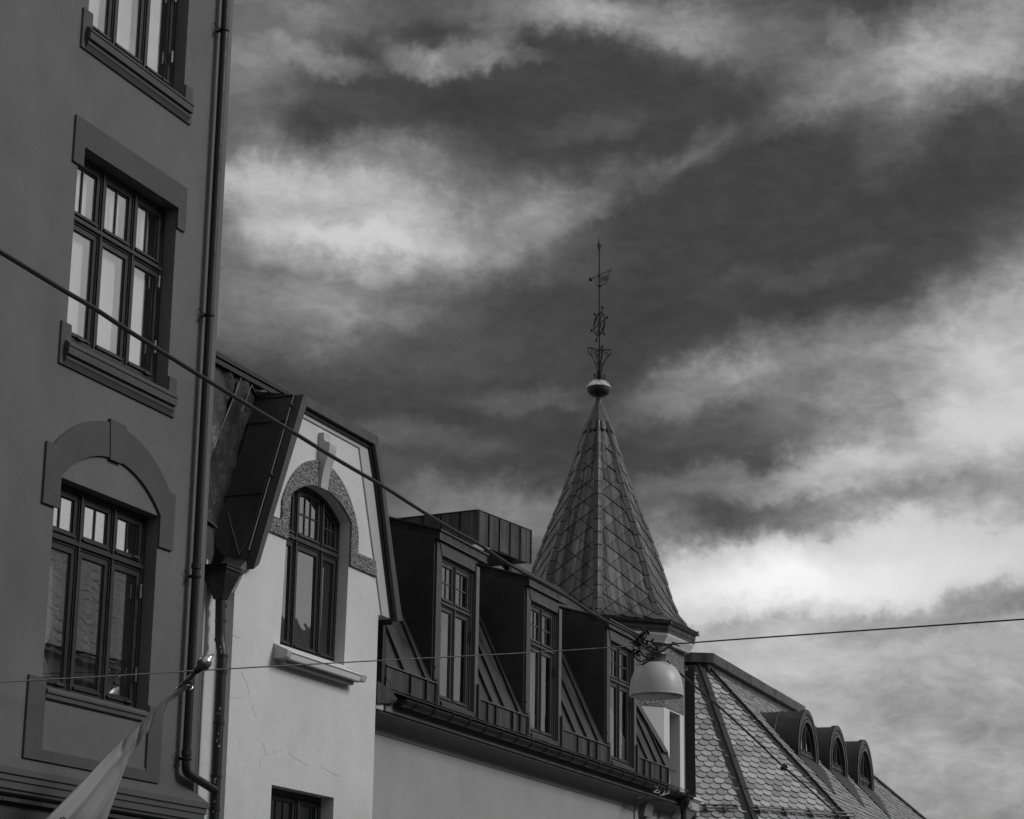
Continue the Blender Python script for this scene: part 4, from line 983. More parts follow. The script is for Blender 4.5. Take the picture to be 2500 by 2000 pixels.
for ch, a, b in (('1', 1465, 1469), ('9', 1469.5, 1474.5), ('0', 1475, 1480), ('6', 1480.5, 1485)): figure(ch, a, b, 677, 690, .62)
# basket of four iron brackets with scrolls
for i in range(4):
    a = rad(18+90*i); o = VX*cos(a) + VY*sin(a)
    q = lambda r, y: Cc + VX*((y-600)*.006*px1) + o*r + Vector((0, 0, vz(y)))
    MB().tube([q(.03, 925), q(.045, 905), q(.075, 890), q(.13, 876), q(.225, 862), q(.235, 860), q(.235, 851), q(.03, 855)], .014, 6).build('bracket', 'iron', wv)
    MB().tube([q(.05, 892), q(.10, 882), q(.155, 872), q(.18, 864), q(.165, 858), q(.13, 858), q(.11, 864), q(.13, 868)], .009, 5).build('scroll', 'iron', wv)
    MB().tube([q(.035, 912), q(.05, 922), q(.09, 926), q(.115, 920), q(.105, 914), q(.085, 916), q(.09, 920)], .012, 6).build('scroll', 'iron', wv)

# ================================================================== clad box on the roof
Fb = Fr(29.5, p0=hz(1168, 1246, 36))
zb1 = hz(1168, 1246, 36).z; zb0 = hz(1168, 1330, 36).z
ub = Fb.uz(1168, 1246)[0]; ue = Fb.uz(1295, 1297)[0]
rx = thing('rooftop_box', 'flat-topped dark sheet-clad box standing on posts above the dormers', 'roof box', Fb.X(ub, 0, zb0))
MB().box(Fb, ub+.02, ue-.02, -2.1, -.02, zb0+.01, zb1-.01).build('box_core', 'metal_b', rx)
us = [ub, ub+.03] + [Fb.uz(x, 1300)[0] for x in (1192, 1218, 1244, 1269)] + [ue]
us = [us[0]] + us[2:]
for a, b in zip(us, us[1:]):
    MB().box(Fb, a+.006, b-.006, -.02, .004+rnd.uniform(0, .004), zb0, zb1).build('cladding_sheet', 'metal_p', rx)
    MB().box(Fb, b-.008, b+.008, -.01, .028, zb0, zb1).build('cladding_seam', 'metal', rx)
ws = [0, -.36, -.72, -1.08, -1.44, -1.8, -2.1]
for a, b in zip(ws, ws[1:]):
    MB().box(Fb, ub-.004, ub+.02, b+.006, a-.006, zb0, zb1).build('cladding_sheet', 'metal_p', rx)
    MB().box(Fb, ub-.028, ub+.01, b-.008, b+.008, zb0, zb1).build('cladding_seam', 'metal', rx)
MB().tube([Fb.X(ub-.01, .012, zb0), Fb.X(ub-.01, .012, zb1)], .035, 10).build('corner_roll', 'metal_p', rx)
MB().box(Fb, ub-.03, ue+.02, -2.12, .02, zb1, zb1+.012).build('top_sheet', 'flash', rx)
MB().prism(Fb, [(us[2]+.01, zb1-.12), (us[2]+.03, zb1-.3), (us[3]-.03, zb0+.02), (us[2]+.02, zb0+.02)], .002, .02).build('bent_sheet', 'flash', rx)
for (u, w) in ((ue-.22, -.3), (ub+.4, -.3), (ub+.4, -1.8), (ue-.22, -1.8)): MB().box(Fb, u-.05, u+.05, w-.05, w+.05, 7.9, zb0+.02).build('post', 'metal', rx)
MB().box(Fb, ub+.6, ub+1.05, -1.2, -.5, 8.3, zb0+.02).build('duct', 'metal', rx)
qa = [Fb.P(x, y, .9) for x, y in ((1154, 1330), (1172, 1329), (1196, 1339), (1178, 1342))]
MB().poly(qa, Vector((0, 0, .01))).build('pale_ledge', 'white', rx)

# ================================================================== slate-roofed corner house across the side street
b1 = hz(1838, 2010, 49); ZB = b1.z
def hitz(px, py, z): r = ray(px, py); return CAM + r*((z-1.6)/r.z)
b2, b0 = hitz(2090, 2027, ZB), hitz(1697, 2006, ZB)
ZT = 9.6365
t2, t1, t0 = hitz(1722, 1628, ZT), hitz(1703, 1624, ZT), hitz(1688, 1624, ZT)
E_ = Fr(20.2, p0=b2)
re_ = thing('slate_roof_house', 'corner house with a steep fish-scale slate roof, box ridge and three round dormers', 'building', Vector((b1.x, b1.y, 0)))
ub2 = b2.dot(E_.d)
# roof planes
def plane(o, q, top): a = (q-o); return ZF(o, a, (top-o) - a.normalized()*(top-o).dot(a.normalized()))
F1, F2 = plane(b0, b1, t1), plane(b1, b2, t2)
wt = t2.dot(E_.n)+E_.h
SLE = (ZT-ZB)/(-wt)
F3 = ZF(b2, E_.d, E_.n*wt + Vector((0, 0, ZT-ZB)))
low = 2.2                                     # how far the slopes go on down
dn = lambda f, p, t: p + (p-t)*(low/ (t-p).length)
B0, B1, B2 = dn(0, b0, t0), dn(0, b1, t1), dn(0, b2, t2)
UE = 66.0
eR = F3.hit(1800+1600/4.791, 1700+980/4.791); eR2 = F3.hit(1800+2130/4.791, 1700+1420/4.791)
dirR = (eR2-eR).normalized()
topR = eR - dirR*((eR.z-ZT)/dirR.z); botR = eR + dirR*((B2.z-eR.z)/dirR.z)
ctr = (t0+t1+t2)/3 + E_.d*3 - E_.n*3
bkL = B0 - E_.n*7 ; 
rf = MB()
for pts in ([B0, B1, t1, t0], [B1, B2, t2, t1], [B2, botR, topR, t2]): rf.poly(pts)
rf.poly([t0, t1, t2, topR, topR-E_.n*5, t0-E_.n*5]).poly([botR, botR-E_.n*10, topR-E_.n*5, topR]).poly([B0, t0, t0-E_.n*5, B0-E_.n*9+E_.d*1.0])
roof = rf.build('roof', 'slate_m', re_)
ez = B2.z
wallp = [B0, B1, B2, botR]
cen = (B0+B1+B2+botR)/4
wl = MB()
for p, q in zip(wallp, wallp[1:]):
    i_ = lambda v: v + (Vector((cen.x, cen.y, v.z))-v).normalized()*.4
    wl.poly([Vector((i_(p).x, i_(p).y, 0)), Vector((i_(q).x, i_(q).y, 0)), Vector((i_(q).x, i_(q).y, ez+.2)), Vector((i_(p).x, i_(p).y, ez+.2))])
wl.build('wall', 'o_wall', re_)
# single slates on the two near faces
SW_, EX_ = .245, .185
def slate_poly(cx, s):
    pts = [(cx-SW_/2+.006, s+.30), (cx-SW_/2+.006, s+.115)]
    for i in range(1, 8):
        a = PI - PI*i/8; pts.append((cx+(SW_/2-.006)*cos(a), s+.115-.115*sin(a)))
    pts += [(cx+SW_/2-.006, s+.115), (cx+SW_/2-.006, s+.30)]
    return pts
base_me = None; cnt = 0; rest = MB()
def slate(f, q, cx, s, full, stuff=False):
    global base_me
    lift = lambda v: .012 + .034*max(0, 1-(v-s)/.30)
    mb = MB(); n = len(q); jt_ = rnd.uniform(0, .006)
    if full and not stuff:
        if base_me is None:
            c0 = ZF(Vector((0, 0, 0)), Vector((1, 0, 0)), Vector((0, 1, 0)))
            qq = slate_poly(0, 0); l0 = lambda v: .012+.034*max(0, 1-v/.30)
            m0 = MB(); m0.add([Vector((p[0], p[1], l0(p[1]))) for p in qq]+[Vector((p[0], p[1], l0(p[1])-.022)) for p in qq], [tuple(range(n))[::1], tuple(range(n, 2*n))[::-1]]+[(i, i+n, (i+1) % n+n, (i+1) % n) for i in range(n)])
            base_me = bpy.data.meshes.new('slate'); base_me.from_pydata(m0.v, [], m0.f); base_me.update(); base_me.materials.append(M['slate']); base_me.materials.append(M['slate_edge_shade'])
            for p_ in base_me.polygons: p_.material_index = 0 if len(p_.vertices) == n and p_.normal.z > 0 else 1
        o = bpy.data.objects.new('slate', base_me); COL.objects.link(o); o.parent = roof
        R_ = Matrix((f.d, f.b, f.n)).transposed().to_4x4()
        o.matrix_local = Matrix.Translation(f.X(cx, jt_, s)-parent_world(roof)) @ R_ @ Matrix.Rotation(rnd.gauss(0, .018), 4, 'Z') @ Matrix.Rotation(rnd.gauss(0, .012), 4, 'Y')
        return
    vs = [f.X(p[0], lift(p[1])+jt_, p[1]) for p in q] + [f.X(p[0], lift(p[1])+jt_-.022, p[1]) for p in q]
    fs = [tuple(range(n)), tuple(range(n, 2*n))[::-1]] + [(i, i+n, (i+1) % n+n, (i+1) % n) for i in range(n)]
    if stuff: rest.add(vs, fs); return
    mb.add(vs, fs); o = mb.build('slate', 'slate', roof); o.data.materials.append(M['slate_edge_shade'])
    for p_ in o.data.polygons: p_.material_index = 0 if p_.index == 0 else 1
for f, (pa_, pb_, pc_, pd_) in ((F1, (B0, B1, t1, t0)), (F2, (B1, B2, t2, t1))):
    face = ccw([f.uv(p) for p in (pa_, pb_, pc_, pd_)])
    x0, x1 = min(p[0] for p in face), max(p[0] for p in face); y0, y1 = min(p[1] for p in face), max(p[1] for p in face)
    ylow = f.uv(b1)[1]-.75
    r = 0; s = y0-.1
    while s < y1:
        i = 0; cx = x0 + (SW_/2 if r % 2 else 0)
        while cx < x1+SW_:
            pl = slate_poly(cx, s); q = clip_to(pl, face, .03)
            if len(q) > 2 and abs(area2(q)) > .012:
                full = abs(abs(area2(q))-abs(area2(pl))) < 1e-4
                slate(f, pl if full else q, cx, s, full, stuff=(s < ylow))
            cx += SW_
        s += EX_; r += 1
# the street slope: courses too fine to tell slate from slate
face3 = ccw([F3.uv(p) for p in (B2, botR, topR, t2)])
x0, x1 = min(p[0] for p in face3), max(p[0] for p in face3); y0, y1 = min(p[1] for p in face3), max(p[1] for p in face3)
s = y0; r = 0
while s < y1-.1:
    cx = x0 + (SW_/2 if r % 2 else 0)
    while cx < x1:
        pl = [(cx-.118, s+.24), (cx-.118, s+.07), (cx-.06, s+.01), (cx+.06, s+.01), (cx+.118, s+.07), (cx+.118, s+.24)]
        q = clip_to(pl, face3, .03)
        if len(q) > 2:
            n = len(q); j = rnd.uniform(0, .02); lift = lambda v: .01+.03*max(0, 1-(v-s)/.24)
            rest.add([F3.X(p[0], lift(p[1])+j, p[1]) for p in q]+[F3.X(p[0], -.005, p[1]) for p in q], [tuple(range(n))]+[(i, i+n, (i+1) % n+n, (i+1) % n) for i in range(n)])
        cx += SW_
    s += EX_; r += 1
rest.build('slate_courses', 'slate_m', roof, kind='stuff')
# hip flashings: a raised roll with a flat wing either side
def hip(p, q, n1, n2, wd, segs=5, name='hip_flashing'):
    ax = (q-p).normalized(); nm = (n1+n2).normalized()
    s1 = n1.cross(ax).normalized(); s2 = n2.cross(ax).normalized()
    if s1.dot(n2) > 0: s1 = -s1
    if s2.dot(n1) > 0: s2 = -s2
    for k in range(segs):
        a, b = p.lerp(q, k/segs), p.lerp(q, (k+1)/segs-.004)
        mb = MB()
        for c, d in (((s1*wd+n1*.045), nm*.055), (nm*.055, (s2*wd+n2*.045))):
            mb.add([a+c, b+c, b+d, a+d, a+c-n1*.03, b+c-n1*.03, b+d-nm*.03, a+d-nm*.03], [(0, 1, 2, 3), (4, 7, 6, 5), (0, 4, 5, 1), (3, 2, 6, 7), (0, 3, 7, 4), (1, 5, 6, 2)])
        mb.tube([a+nm*.07, b+nm*.07], .022, 8)
        mb.build(name, 'metal_e', roof)
n1_, n2_, n3_ = [f.n if f.n.z > 0 else -f.n for f in (F1, F2, F3)]
hip(B1, t1, n1_, n2_, .155, 7); hip(B2, t2, n2_, n3_, .13, 8)
# dark upright strip where the roof meets the next wall
sd_ = (b0-Vector((CAM.x, CAM.y, b0.z))).normalized(); sx = Vector((sd_.y, -sd_.x, 0))
uL = hz(1672, 1800, 47.0); uR = hz(1697, 1800, 47.0)
# snow rails on small brackets
def rail(f, A_, B_, n):
    ua_, va_ = f.uv(A_); ub_, vb_ = f.uv(B_)
    MB().tube([f.X(ua_, .10, va_), f.X(ub_, .10, vb_)], .018, 6).build('snow_rail', 'pipe_g', roof)
    MB().tube([f.X(ua_, .10, va_+.10), f.X(ub_, .10, vb_+.10)], .018, 6).build('snow_rail', 'pipe_g', roof)
    for i in range(n):
        u = ua_+(ub_-ua_)*(i+.25)/n
        MB().prism(f, rect(u-.018, u+.018, va_-.08, va_+.14), .02, .13).build('rail_bracket', 'pipe_g', roof)
rail(F1, F1.hit(1712, 1981), F1.hit(1800, 1982), 2); rail(F2, F2.hit(1832, 1985), F2.hit(2085, 2002), 4)
# box along the ridge
kr = MB(); XR = lambda u, w, z: E_.X(u, w, z)
uE0 = 50.83; zr0, zr1 = 9.69, 9.915
MB().box(E_, uE0, 60.48, -9.0, -3.62, 9.50, zr0).build('ridge_kerb', 'metal', re_)
segs_ = 8
for i in range(segs_):
    a, b = uE0+(60.48-uE0)*i/segs_, uE0+(60.48-uE0)*(i+1)/segs_-.012
    MB().box(E_, a, b, -9.0, -3.50+.004*(i % 2), zr0, zr1).build('ridge_box_sheet', 'metal_p', re_)
a_ = E_.X(uE0, -3.50, zr0)
MB().box(E_, uE0-.9, uE0, -9.0, -4.35, zr0, zr1+.005).build('ridge_box_sheet', 'metal_p', re_)
q0 = E_.X(uE0-.004, -3.50, 0); dd = Vector((-1, -.12, 0)).normalized()
bxp = [q0, q0+dd*1.0, q0+dd*1.0+Vector((.1, 1.6, 0)), q0+Vector((.1, 1.6, 0))]
MB().poly([p+Vector((0, 0, zr1+.003)) for p in bxp][::-1], Vector((0, 0, zr1-zr0))).build('ridge_box_end', 'metal_p', re_)
# round-headed dormers
for i, (uc, zc) in enumerate(((52.95, 7.70), (56.40, 7.745), (59.83, 7.79))):
    R_, r_ = 1.10, .80
    zroof = lambda w: ZB + (-w)*SLE
    wF = -1.8; zb_ = zroof(wF)-.25
    arch = lambda r, zb, n=22: [(uc+r, zb)] + [(uc+r*cos(PI*j/n), zc+r*sin(PI*j/n)) for j in range(n+1)] + [(uc-r, zb)]
    ov_ = [(uc+r_*cos(2*PI*j/30), zc-.05+r_*1.02*sin(2*PI*j/30)) for j in range(30)]
    opn = arch(r_, zc-.9)
    dm = MB().prism(E_, arch(R_-.10, zb_-.2), wF-.12, wF, [opn]).build('dormer', 'metal', re_)
    # barrel shell, its back end let into the slope
    n = 22; sh = MB(); vs = []
    for w, rr in ((wF+.04, R_), (wF+.04, R_-.05), (wF-.08, R_-.05), (wF-.085, R_), ): pass
    prof = [(wF+.05, R_+.0), (wF-.06, R_+.0), (wF-.07, R_-.035), (-3.9, R_-.035)]
    for w, rr in prof:
        vs += [E_.X(uc+rr, w, zb_-.9)] + [E_.X(uc+rr*cos(PI*j/n), w, zc+rr*sin(PI*j/n)) for j in range(n+1)] + [E_.X(uc-rr, w, zb_-.9)]
    m = n+3
    sh.add(vs, [(a*m+j, a*m+j+1, (a+1)*m+j+1, (a+1)*m+j) for a in range(len(prof)-1) for j in range(m-1)])
    sh.prism(E_, arch(R_, zb_-.2), wF+.02, wF+.05, [arch(R_-.12, zb_-.2)])
    sh.build('barrel_roof', 'metal_e', dm, smooth=True)
    for w in (-2.35, -2.9):
        MB().tube([E_.X(uc+(R_-.02)*cos(PI*j/n), w, zc+(R_-.02)*sin(PI*j/n)) for j in range(n+1)], .022, 6).build('barrel_seam', 'metal', dm)
    for (ra_, rb_, wa, wb_) in ((R_-.14, R_-.22, wF, wF+.035), (r_+.06, r_-.0, wF, wF+.05)):
        MB().prism(E_, arch(ra_, zb_-.2), wa, wb_, [arch(rb_, zb_-.19)]).build('arch_moulding', 'metal' if ra_ > .9 else 'flash', dm)
    wf_ = window(E_, dm, opn, wF-.025, (uc-.02,), zc+.02, .06, .05, .05, 'frame', M['glass_e'], (0, 0), name='window_frame')
    for ch in list(wf_.children): ch.parent = dm
    # lead apron running down the slope
    MB().prism(F3, [(uc-R_-.15-ub2, (-wF-.9)*math.hypot(1, SLE)), (uc-R_-.05-ub2, (-wF+.2)*math.hypot(1, SLE)), (uc+R_+.05-ub2, (-wF+.2)*math.hypot(1, SLE)), (uc+R_+.15-ub2, (-wF-.12)*math.hypot(1, SLE))], .03, .06).build('dormer_apron', 'metal_e', dm)
MB().tube([topR+n3_*.05, botR+n3_*.05], .07, 8).build('roof_verge', 'metal', re_)

# sheet-covered party upstand between the turret and the slate roof
pu = thing('party_wall_strip', 'tall narrow black sheet-covered upstand between turret and slate roof', 'flashing', Vector((uL.x, uL.y, 0)))
zt_p = hz(1685, 1626, 47).z
dv = (uR-uL); dv.z = 0
bkv = Vector((dv.y, -dv.x, 0)).normalized(); bkv = bkv if bkv.y > 0 else -bkv
for nm, a, b, o in (('upstand', .32, 1.0, 0.0), ('edge_sheet', 0.0, .42, .6)):
    q = [uL+dv*a, uL+dv*b, uL+dv*b+bkv*.8, uL+dv*a+bkv*.8]
    MB().poly([Vector((p.x, p.y, zt_p-(0 if nm == 'upstand' else .0)))+bkv*o for p in q], Vector((0, 0, zt_p))).build(nm, 'pipe' if nm == 'upstand' else 'flash', pu)

# white cornice stub at the corner of the mansard house
cs = thing('cornice_stub', 'white moulded cornice block jutting out beyond the end of the eave gutter', 'cornice', Cf.X(38.6, .2, 0))
s0, s1 = 38.35, 39.37
MB().sweep(Cf, [(-.6, 5.56), (.28, 5.43), (.32, 5.41), (.32, 5.385), (.29, 5.37), (.27, 5.35), (-.6, 5.35)], s0, s1).build('weathered_top', 'white', cs)
MB().sweep(Cf, [(-.6, 5.35), (.26, 5.349), (.25, 5.21), (.20, 5.18), (.05, 5.02), (-.6, 5.0)], s0, s1-.04).build('cornice_body', 'b_trim', cs)
MB().box(Cf, s0+.1, s1-.5, -.6, -.05, 0, 5.0).build('pier', 'c_wall', cs)
MB().sweep(Cf, [(-.35, 4.80), (.02, 4.80), (.12, 4.90), (.12, 4.95), (-.35, 4.99)], s0+.2, s1+.1).build('lower_roll', 'metal', cs)

# ================================================================== hanging street lamp
DL = 26.0
def LP(x, y, dd=0.0): return at_depth(x, y, DL+dd)
pl_ = DL/F_PX
lc = LP(1602.5, 1698)                        # middle of the rim
lx = RT; 
lamp = thing('street_lamp', 'white bell-shaped street lamp hung from the crossing span wires', 'street lamp', lc)
BELL = [(.313, 0), (.3135, .03), (.311, .07), (.306, .12), (.297, .17), (.282, .22), (.258, .272), (.224, .318), (.178, .355), (.135, .376), (.10, .384)]
MB().lathe(lc, BELL, 64).build('bell_shade', 'opal', lamp, smooth=True)
MB().lathe(lc, [(.300, -.006), (.3145, -.006), (.3165, .004), (.3145, .014), (.300, .014)], 64).build('rim', 'opal', lamp, smooth=True)
MB().lathe(lc, [(.004, -.020), (.20, -.019), (.285, -.016), (.299, -.010), (.299, -.004)], 64).build('glass_cover', 'opal_in', lamp, smooth=True)
for k in range(6):
    a = k*PI/3+.3; MB().ball(lc+Vector((cos(a)*.27, sin(a)*.27, -.018)), .009, 8, 6).build('cover_screw', 'iron', lamp)
ct = lc+Vector((0, 0, .378))
MB().lathe(ct, [(.120, 0), (.126, .006), (.118, .014), (.112, .02), (.110, .075), (.116, .085), (.124, .095), (.120, .108), (.06, .125), (.04, .15), (.045, .17)], 40).build('cap', 'lampcap', lamp, smooth=True)
MB().tube([ct+Vector((0, 0, .0))+RT*.126*cos(a)+Vector((0, .126*sin(a), 0)) for a in [2*PI*k/40 for k in range(41)]], .008, 6, False).build('seal_ring', 'rubber', lamp)
MB().tube([LP(1596, 1606.5, -.13), LP(1585, 1612, -.13), LP(1572, 1621, -.12), LP(1566, 1623, -.10)], .010, 8).ball(LP(1597, 1606, -.13), .02, 10, 8).build('bail_catch', 'iron', lamp, smooth=True)
MB().tube([LP(1628, 1612, -.06), LP(1636, 1621, -.06)], .010, 6).build('bail_catch', 'iron', lamp)
MB().tube([LP(1572, 1575), LP(1582, 1586), LP(1593, 1590.5), LP(1606, 1592), LP(1619, 1588.5), LP(1630, 1580), LP(1642, 1573)], .014, 8).build('hanger_arc', 'lampcap', lamp, smooth=True)
MB().tube([ct+Vector((0, 0, .16)), LP(1604, 1591)], .03, 10).tube([LP(1604, 1584), LP(1604, 1579)], .014, 6).build('hanger_bolt', 'iron', lamp)
MB().tube([LP(1548, 1583), LP(1546, 1592), LP(1549, 1603), LP(1556, 1611), LP(1566, 1615), LP(1575, 1612), LP(1581, 1608)], .010, 8).build('cable_loop', 'rubber', lamp, smooth=True)
MB().tube([LP(1560, 1580), LP(1563, 1590), LP(1568, 1598), LP(1575, 1604), LP(1583, 1607)], .010, 8).build('cable_loop', 'rubber', lamp, smooth=True)
ju = thing('wire_junction', 'tangle of black clamps and insulators where the span wires meet above the lamp', 'wire clamps', LP(1565, 1570))
for i, (x, y, r) in enumerate([(1571, 1535, .030), (1578, 1538, .034), (1574, 1543, .03), (1566, 1548, .028), (1560, 1556, .035), (1552, 1563, .03), (1557, 1567, .035), (1566, 1562, .038), (1573, 1566, .034), (1580, 1570, .03), (1547, 1568, .026), (1561, 1574, .032), (1554, 1590, .028), (1557, 1597, .022), (1552, 1594, .02), (1549, 1588, .018)]):
    c = LP(x, y, rnd.uniform(-.04, .04)); v = [c+Vector((rnd.uniform(-1, 1), rnd.uniform(-1, 1), rnd.uniform(-1, 1)))*r*1.3 for _ in range(2)]
    MB().tube([v[0], c, v[1]], [r*.55, r*.8, r*.5], 6).build('clamp', 'iron', ju)
for p in ([(1564, 1550), (1572, 1558), (1579, 1565)], [(1579, 1545), (1576, 1560)], [(1585, 1567), (1592, 1563), (1596, 1560)], [(1588, 1566), (1593, 1567), (1596, 1561)], [(1546, 1570), (1540, 1569), (1536, 1572)]):
    MB().tube([LP(*q) for q in p], .009, 6).build('clamp_arm', 'lampcap', ju)
for x, y in ((1573, 1568), (1584, 1575), (1588, 1572), (1583, 1571), (1595, 1580), (1586, 1584), (1591, 1577)): MB().ball(LP(x, y, -.03), .012, 8, 6).build('bolt_head', 'chrome', ju)
for (pa2, pb2) in (((1572, 1566), (1600, 1588)), ((1576, 1578), (1590, 1590)), ((1580, 1562), (1596, 1584))): MB().tube([LP(*pa2), LP(*pb2)], .012, 6).build('clamp_arm', 'iron', ju)
MB().tube([LP(1640, 1570), LP(1652, 1573)], .018, 6).tube([LP(1648, 1573), LP(1659, 1579)], .008, 5).build('end_clamp', 'iron', ju)

def line(pts, invd0, invd1, r, name, label, cat, group, m, twist=0.0):
    """wire given by sight points and the distances of its two ends"""
    n = len(pts); xs = [p[0] for p in pts]; P = []
    for (x, y) in pts:
        t = (x-xs[0])/(xs[-1]-xs[0]); P.append(at_depth(x, y, 1/(1/invd0+(1/invd1-1/invd0)*t)))
    # fair curve
    for _ in range(2):
        Q_ = [P[0]]
        for a, b in zip(P, P[1:]): Q_ += [a*.75+b*.25, a*.25+b*.75]
        P = Q_ + [P[-1]]
    o = MB().tube(P, r, 8).build(name, m, None, smooth=True); o['label'] = label; o['category'] = cat
    if group: o['group'] = group
    return o
TH = [(-60, 580), (0, 614.5), (70, 657), (168, 717), (230, 752), (290, 793), (400, 862), (493, 920.5), (619, 997), (712, 1053), (818.6, 1120), (944, 1192), (997.4, 1227.8), (1076, 1276.5), (1120, 1302), (1166.7, 1326.4), (1248, 1383), (1330, 1425), (1396, 1464), (1451, 1502), (1532, 1541.5), (1560, 1560)]
line(TH, 13.2, DL, .0165, 'thick_cable', 'thick black cable sloping from upper left down to the lamp', 'cable', 'overhead wires', 'rubber')
line([(1640, 1629), (1657, 1641), (1700, 1678), (1783.6, 1750), (1850, 1812), (1914, 1874), (1980, 1930), (2048, 1992.5), (2120, 2060)], 26.5, 38, .014, 'feeder_cable', 'black cable running on from the lamp across the fish-scale slates', 'cable', 'overhead wires', 'rubber')
MB_ = MB(); c = at_depth(1914, 1874, 33.2); MB_.tube([c-RT*.05-UP*.02, c+RT*.05+UP*.02], .03, 6).tube([c+UP*.06, c-UP*.05+RT*.02], .016, 5)
o = MB_.build('cable_clip', 'iron'); o['label'] = 'small black clip on the cable in front of the slates'; o['category'] = 'clip'
line([(-60, 1670), (0, 1665), (250, 1652), (475, 1637.7), (700, 1625), (980, 1610), (1300, 1593.6), (1546, 1577.4), (1560, 1576)], 19.3, DL, .0065, 'thin_wire', 'thin straight span wire from the left edge to the lamp', 'wire', 'overhead wires', 'wire')
line([(1590, 1575), (1643, 1572.8), (1800, 1561), (2000, 1547), (2250, 1529.5), (2500, 1512), (2580, 1506)], DL, 22, .0085, 'span_wire', 'thin span wire from the lamp out across the bright sky', 'wire', 'overhead wires', 'wire')

# ================================================================== flag
wfl = 1.3
fp = thing('flag_pole', 'short dark flagpole with a polished onion-shaped steel tip', 'flagpole', A.P(300, 1850, .4))
ptip, pb_ = A.P(487, 1631, wfl), A.P(30, 2090, .0)
axd = (ptip-pb_).normalized()
MB().tube([pb_, ptip], .022, 14).build('pole', 'pipe', fp, smooth=True)
MB().lathe(ptip-axd*.02, [(.022, -.03), (.03, -.02), (.034, .0), (.036, .02), (.030, .03)], 24, axd).build('collar', 'pipe', fp, smooth=True)
MB().lathe(ptip, [(.030, -.005), (.045, .008), (.060, .03), (.066, .048), (.066, .056), (.060, .060)], 32, axd).build('finial_cup', 'lampcap', fp, smooth=True)
MB().lathe(ptip, [(.0625, .056), (.0635, .068), (.060, .09), (.051, .108), (.036, .124), (.024, .137), (.016, .152), (.0115, .168), (.0105, .176), (.004, .18)], 32, axd).build('finial', 'chrome', fp, smooth=True)
rg = A.P(462, 1674, wfl)
MB().tube([A.P(463+8*cos(a), 1673+11*sin(a), wfl) for a in [rad(-75+15*k) for k in range(12)]], .005, 6).build('flag_hook', 'chrome', fp, smooth=True)
FL = thing('furled_flag', 'pale grey flag wound up in a twist and hanging from its pole', 'flag', A.P(200, 2000, 1.2))
z4 = lambda x, y: (x/3.45, 1500+y/3.45)
Ls = [(1565, 590), (1530, 630), (1440, 660), (1350, 765), (1270, 850), (1190, 930), (1090, 1025), (1000, 1110), (850, 1255), (650, 1480), (410, 1725), (300, 1835)]
Rs = [(1590, 605), (1545, 650), (1460, 690), (1385, 800), (1300, 900), (1235, 970), (1165, 1060), (1085, 1180), (1040, 1300), (960, 1515), (868, 1725), (825, 1835)]
def interp(L, t):
    x = t*(len(L)-1); i = min(int(x), len(L)-2); f = x-i; return L[i][0]+(L[i+1][0]-L[i][0])*f, L[i][1]+(L[i+1][1]-L[i][1])*f
NS, NR = 110, 72; vs = []
def fair(L, n=240, k=9):
    q = [interp(L, i/n) for i in range(n+1)]
    for _ in range(3): q = [(sum(q[min(max(i+d, 0), n)][0] for d in range(-k, k+1))/(2*k+1), sum(q[min(max(i+d, 0), n)][1] for d in range(-k, k+1))/(2*k+1)) for i in range(n+1)]
    return q
Ls, Rs = fair(Ls), fair(Rs)
for i in range(NS+1):
    t = i/NS; l, r = z4(*interp(Ls, t)), z4(*interp(Rs, t)); w = wfl-.85*t
    a, b = A.P(*l, w), A.P(*r, w); c = (a+b)/2; hx = (b-a)/2; R0 = hx.length
    op = max(0, (t-.55)/.45)                  # how far it has opened out
    ax = (A.P(*z4(*interp(Ls, min(1, t+.02))), w)-A.P(*z4(*interp(Ls, max(0, t-.02))), w)).normalized()
    vw = (c-CAM).normalized(); hn = hx.normalized(); dpt = (vw - hn*vw.dot(hn)); dpt = (dpt - ax*dpt.dot(ax)).normalized()
    depth = min(R0*.85, .040+.10*R0); c = c - vw*.07
    for j in range(NR):
        th = 2*PI*j/NR; tw = 16*t-4*op*op
        gr_ = lambda a0: math.exp(-((((th-tw-a0)+PI) % (2*PI))-PI)**2/.05)
        lob = (-.30*gr_(0)-.34*gr_(2.2)-.22*gr_(4.1)+.06)*(1-op)**1.5
        fold = op*.34*sin(cos(th)*7.5+1.0+t*2.5) + op*.12*sin(cos(th)*17+t*5) + .07*(1-op)*sin(3*th-2*tw)
        rr = 1+lob
        vs.append(c + hx*cos(th)*(1+(rr-1)*(1-op)) + dpt*(depth*sin(th)*rr + (min(R0, .16)*fold*(.9 if sin(th) < 0 else .5))))
fs = [(i*NR+j, i*NR+(j+1) % NR, (i+1)*NR+(j+1) % NR, (i+1)*NR+j) for i in range(NS) for j in range(NR)] + [tuple(range(NR))[::-1]]
MB().add(vs, fs).build('flag_cloth', 'cloth', FL, smooth=True)
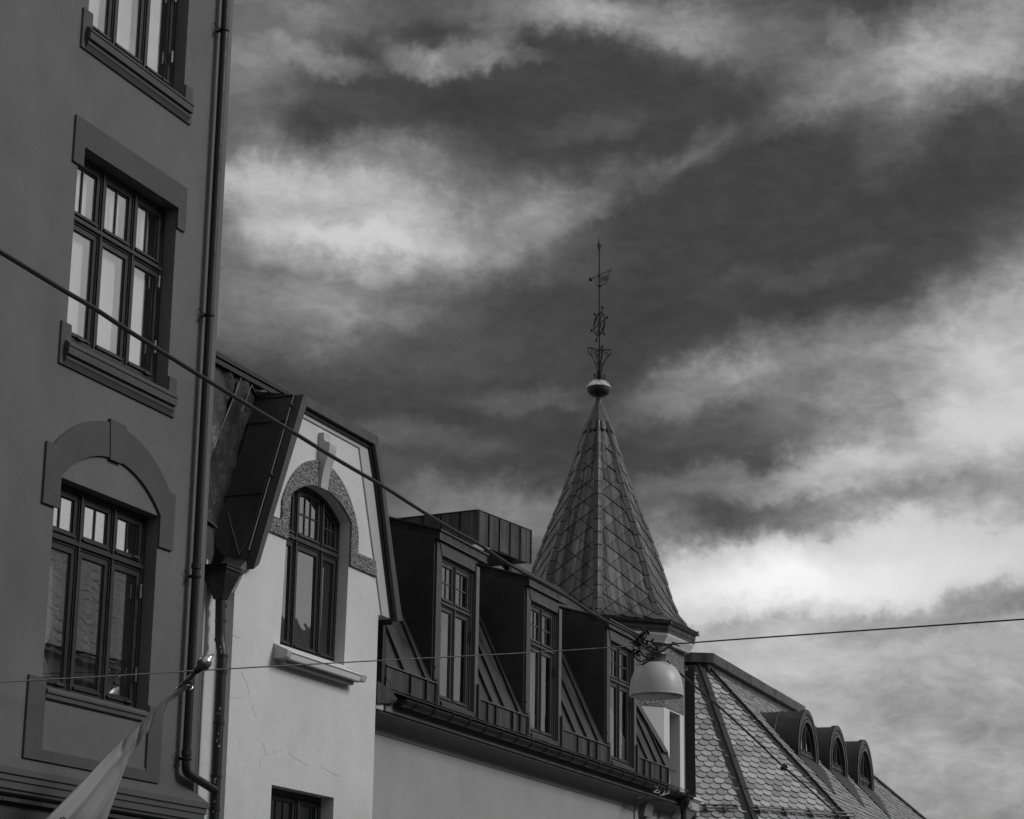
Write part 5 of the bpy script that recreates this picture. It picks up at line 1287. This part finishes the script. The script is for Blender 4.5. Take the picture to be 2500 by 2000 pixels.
lt = MB().tube([A.P(*z4(x, y), .66) for x, y in ((503, 1735), (512, 1718), (528, 1711), (545, 1716), (552, 1730))], .006, 6)
lt.build('printed_letter', 'print', FL)
MB().tube([A.P(*z4(1570, 595), wfl), A.P(*z4(1600, 600), wfl)], .006, 6).build('flag_eyelet', 'chrome', FL)

# ================================================================== house opposite, seen only in the panes
O = Fr(22, -3.5)
ro_ = thing('opposite_house', 'long plastered house with pale slate rows, mirrored in the window panes', 'building', O.X(40, 0, 0))
def OX(u, w, z): return O.d*u + O.n*(3.5-w) + Vector((0, 0, z))        # w stands out towards the street
ow = MB()
def obox(mb, u0, u1, w0, w1, z0, z1):
    p = [OX(u0, w0, z0), OX(u1, w0, z0), OX(u1, w1, z0), OX(u0, w1, z0)]; return mb.poly([q+Vector((0, 0, z1-z0)) for q in p], Vector((0, 0, z1-z0)))
obox(ow, -20, 110, -9, 0, 0, 9.0).build('wall', 'o_wall', ro_)
MB().poly([OX(-20, .3, 9.0), OX(110, .3, 9.0), OX(110, -3.2, 12.65), OX(-20, -3.2, 12.65)], Vector((0, 0, .1))).poly([OX(-20, -9.3, 9.0), OX(-20, -3.2, 12.65), OX(110, -3.2, 12.65), OX(110, -9.3, 9.0)]).build('roof', 'slate_m', ro_)
sr = MB()
for k in range(27):
    z0 = 9.0+k*.135; w0 = .32-k*.135*3.5/3.65
    u = -2.0
    while u < 100:
        L_ = .42; j = rnd.uniform(0, .02)
        sr.poly([OX(u+.012, w0+.05+j, z0), OX(u+L_-.012, w0+.05+j, z0), OX(u+L_-.012, w0-.09, z0+.15), OX(u+.012, w0-.09, z0+.15)]); u += L_
sr.build('slate_rows', 'slate_o', ro_, kind='stuff')
ch = MB()
obox(ch, 31, 32.4, -3.4, -2.4, 11.4, 13.0).build('chimney', 'o_wall', ro_)
for u in range(0, 96, 4):
    for z0 in (1.2, 4.4, 7.0):
        m_ = MB(); obox(m_, u+1.0, u+2.4, .001, .03, z0, z0+1.5).build('window', 'frame', ro_)
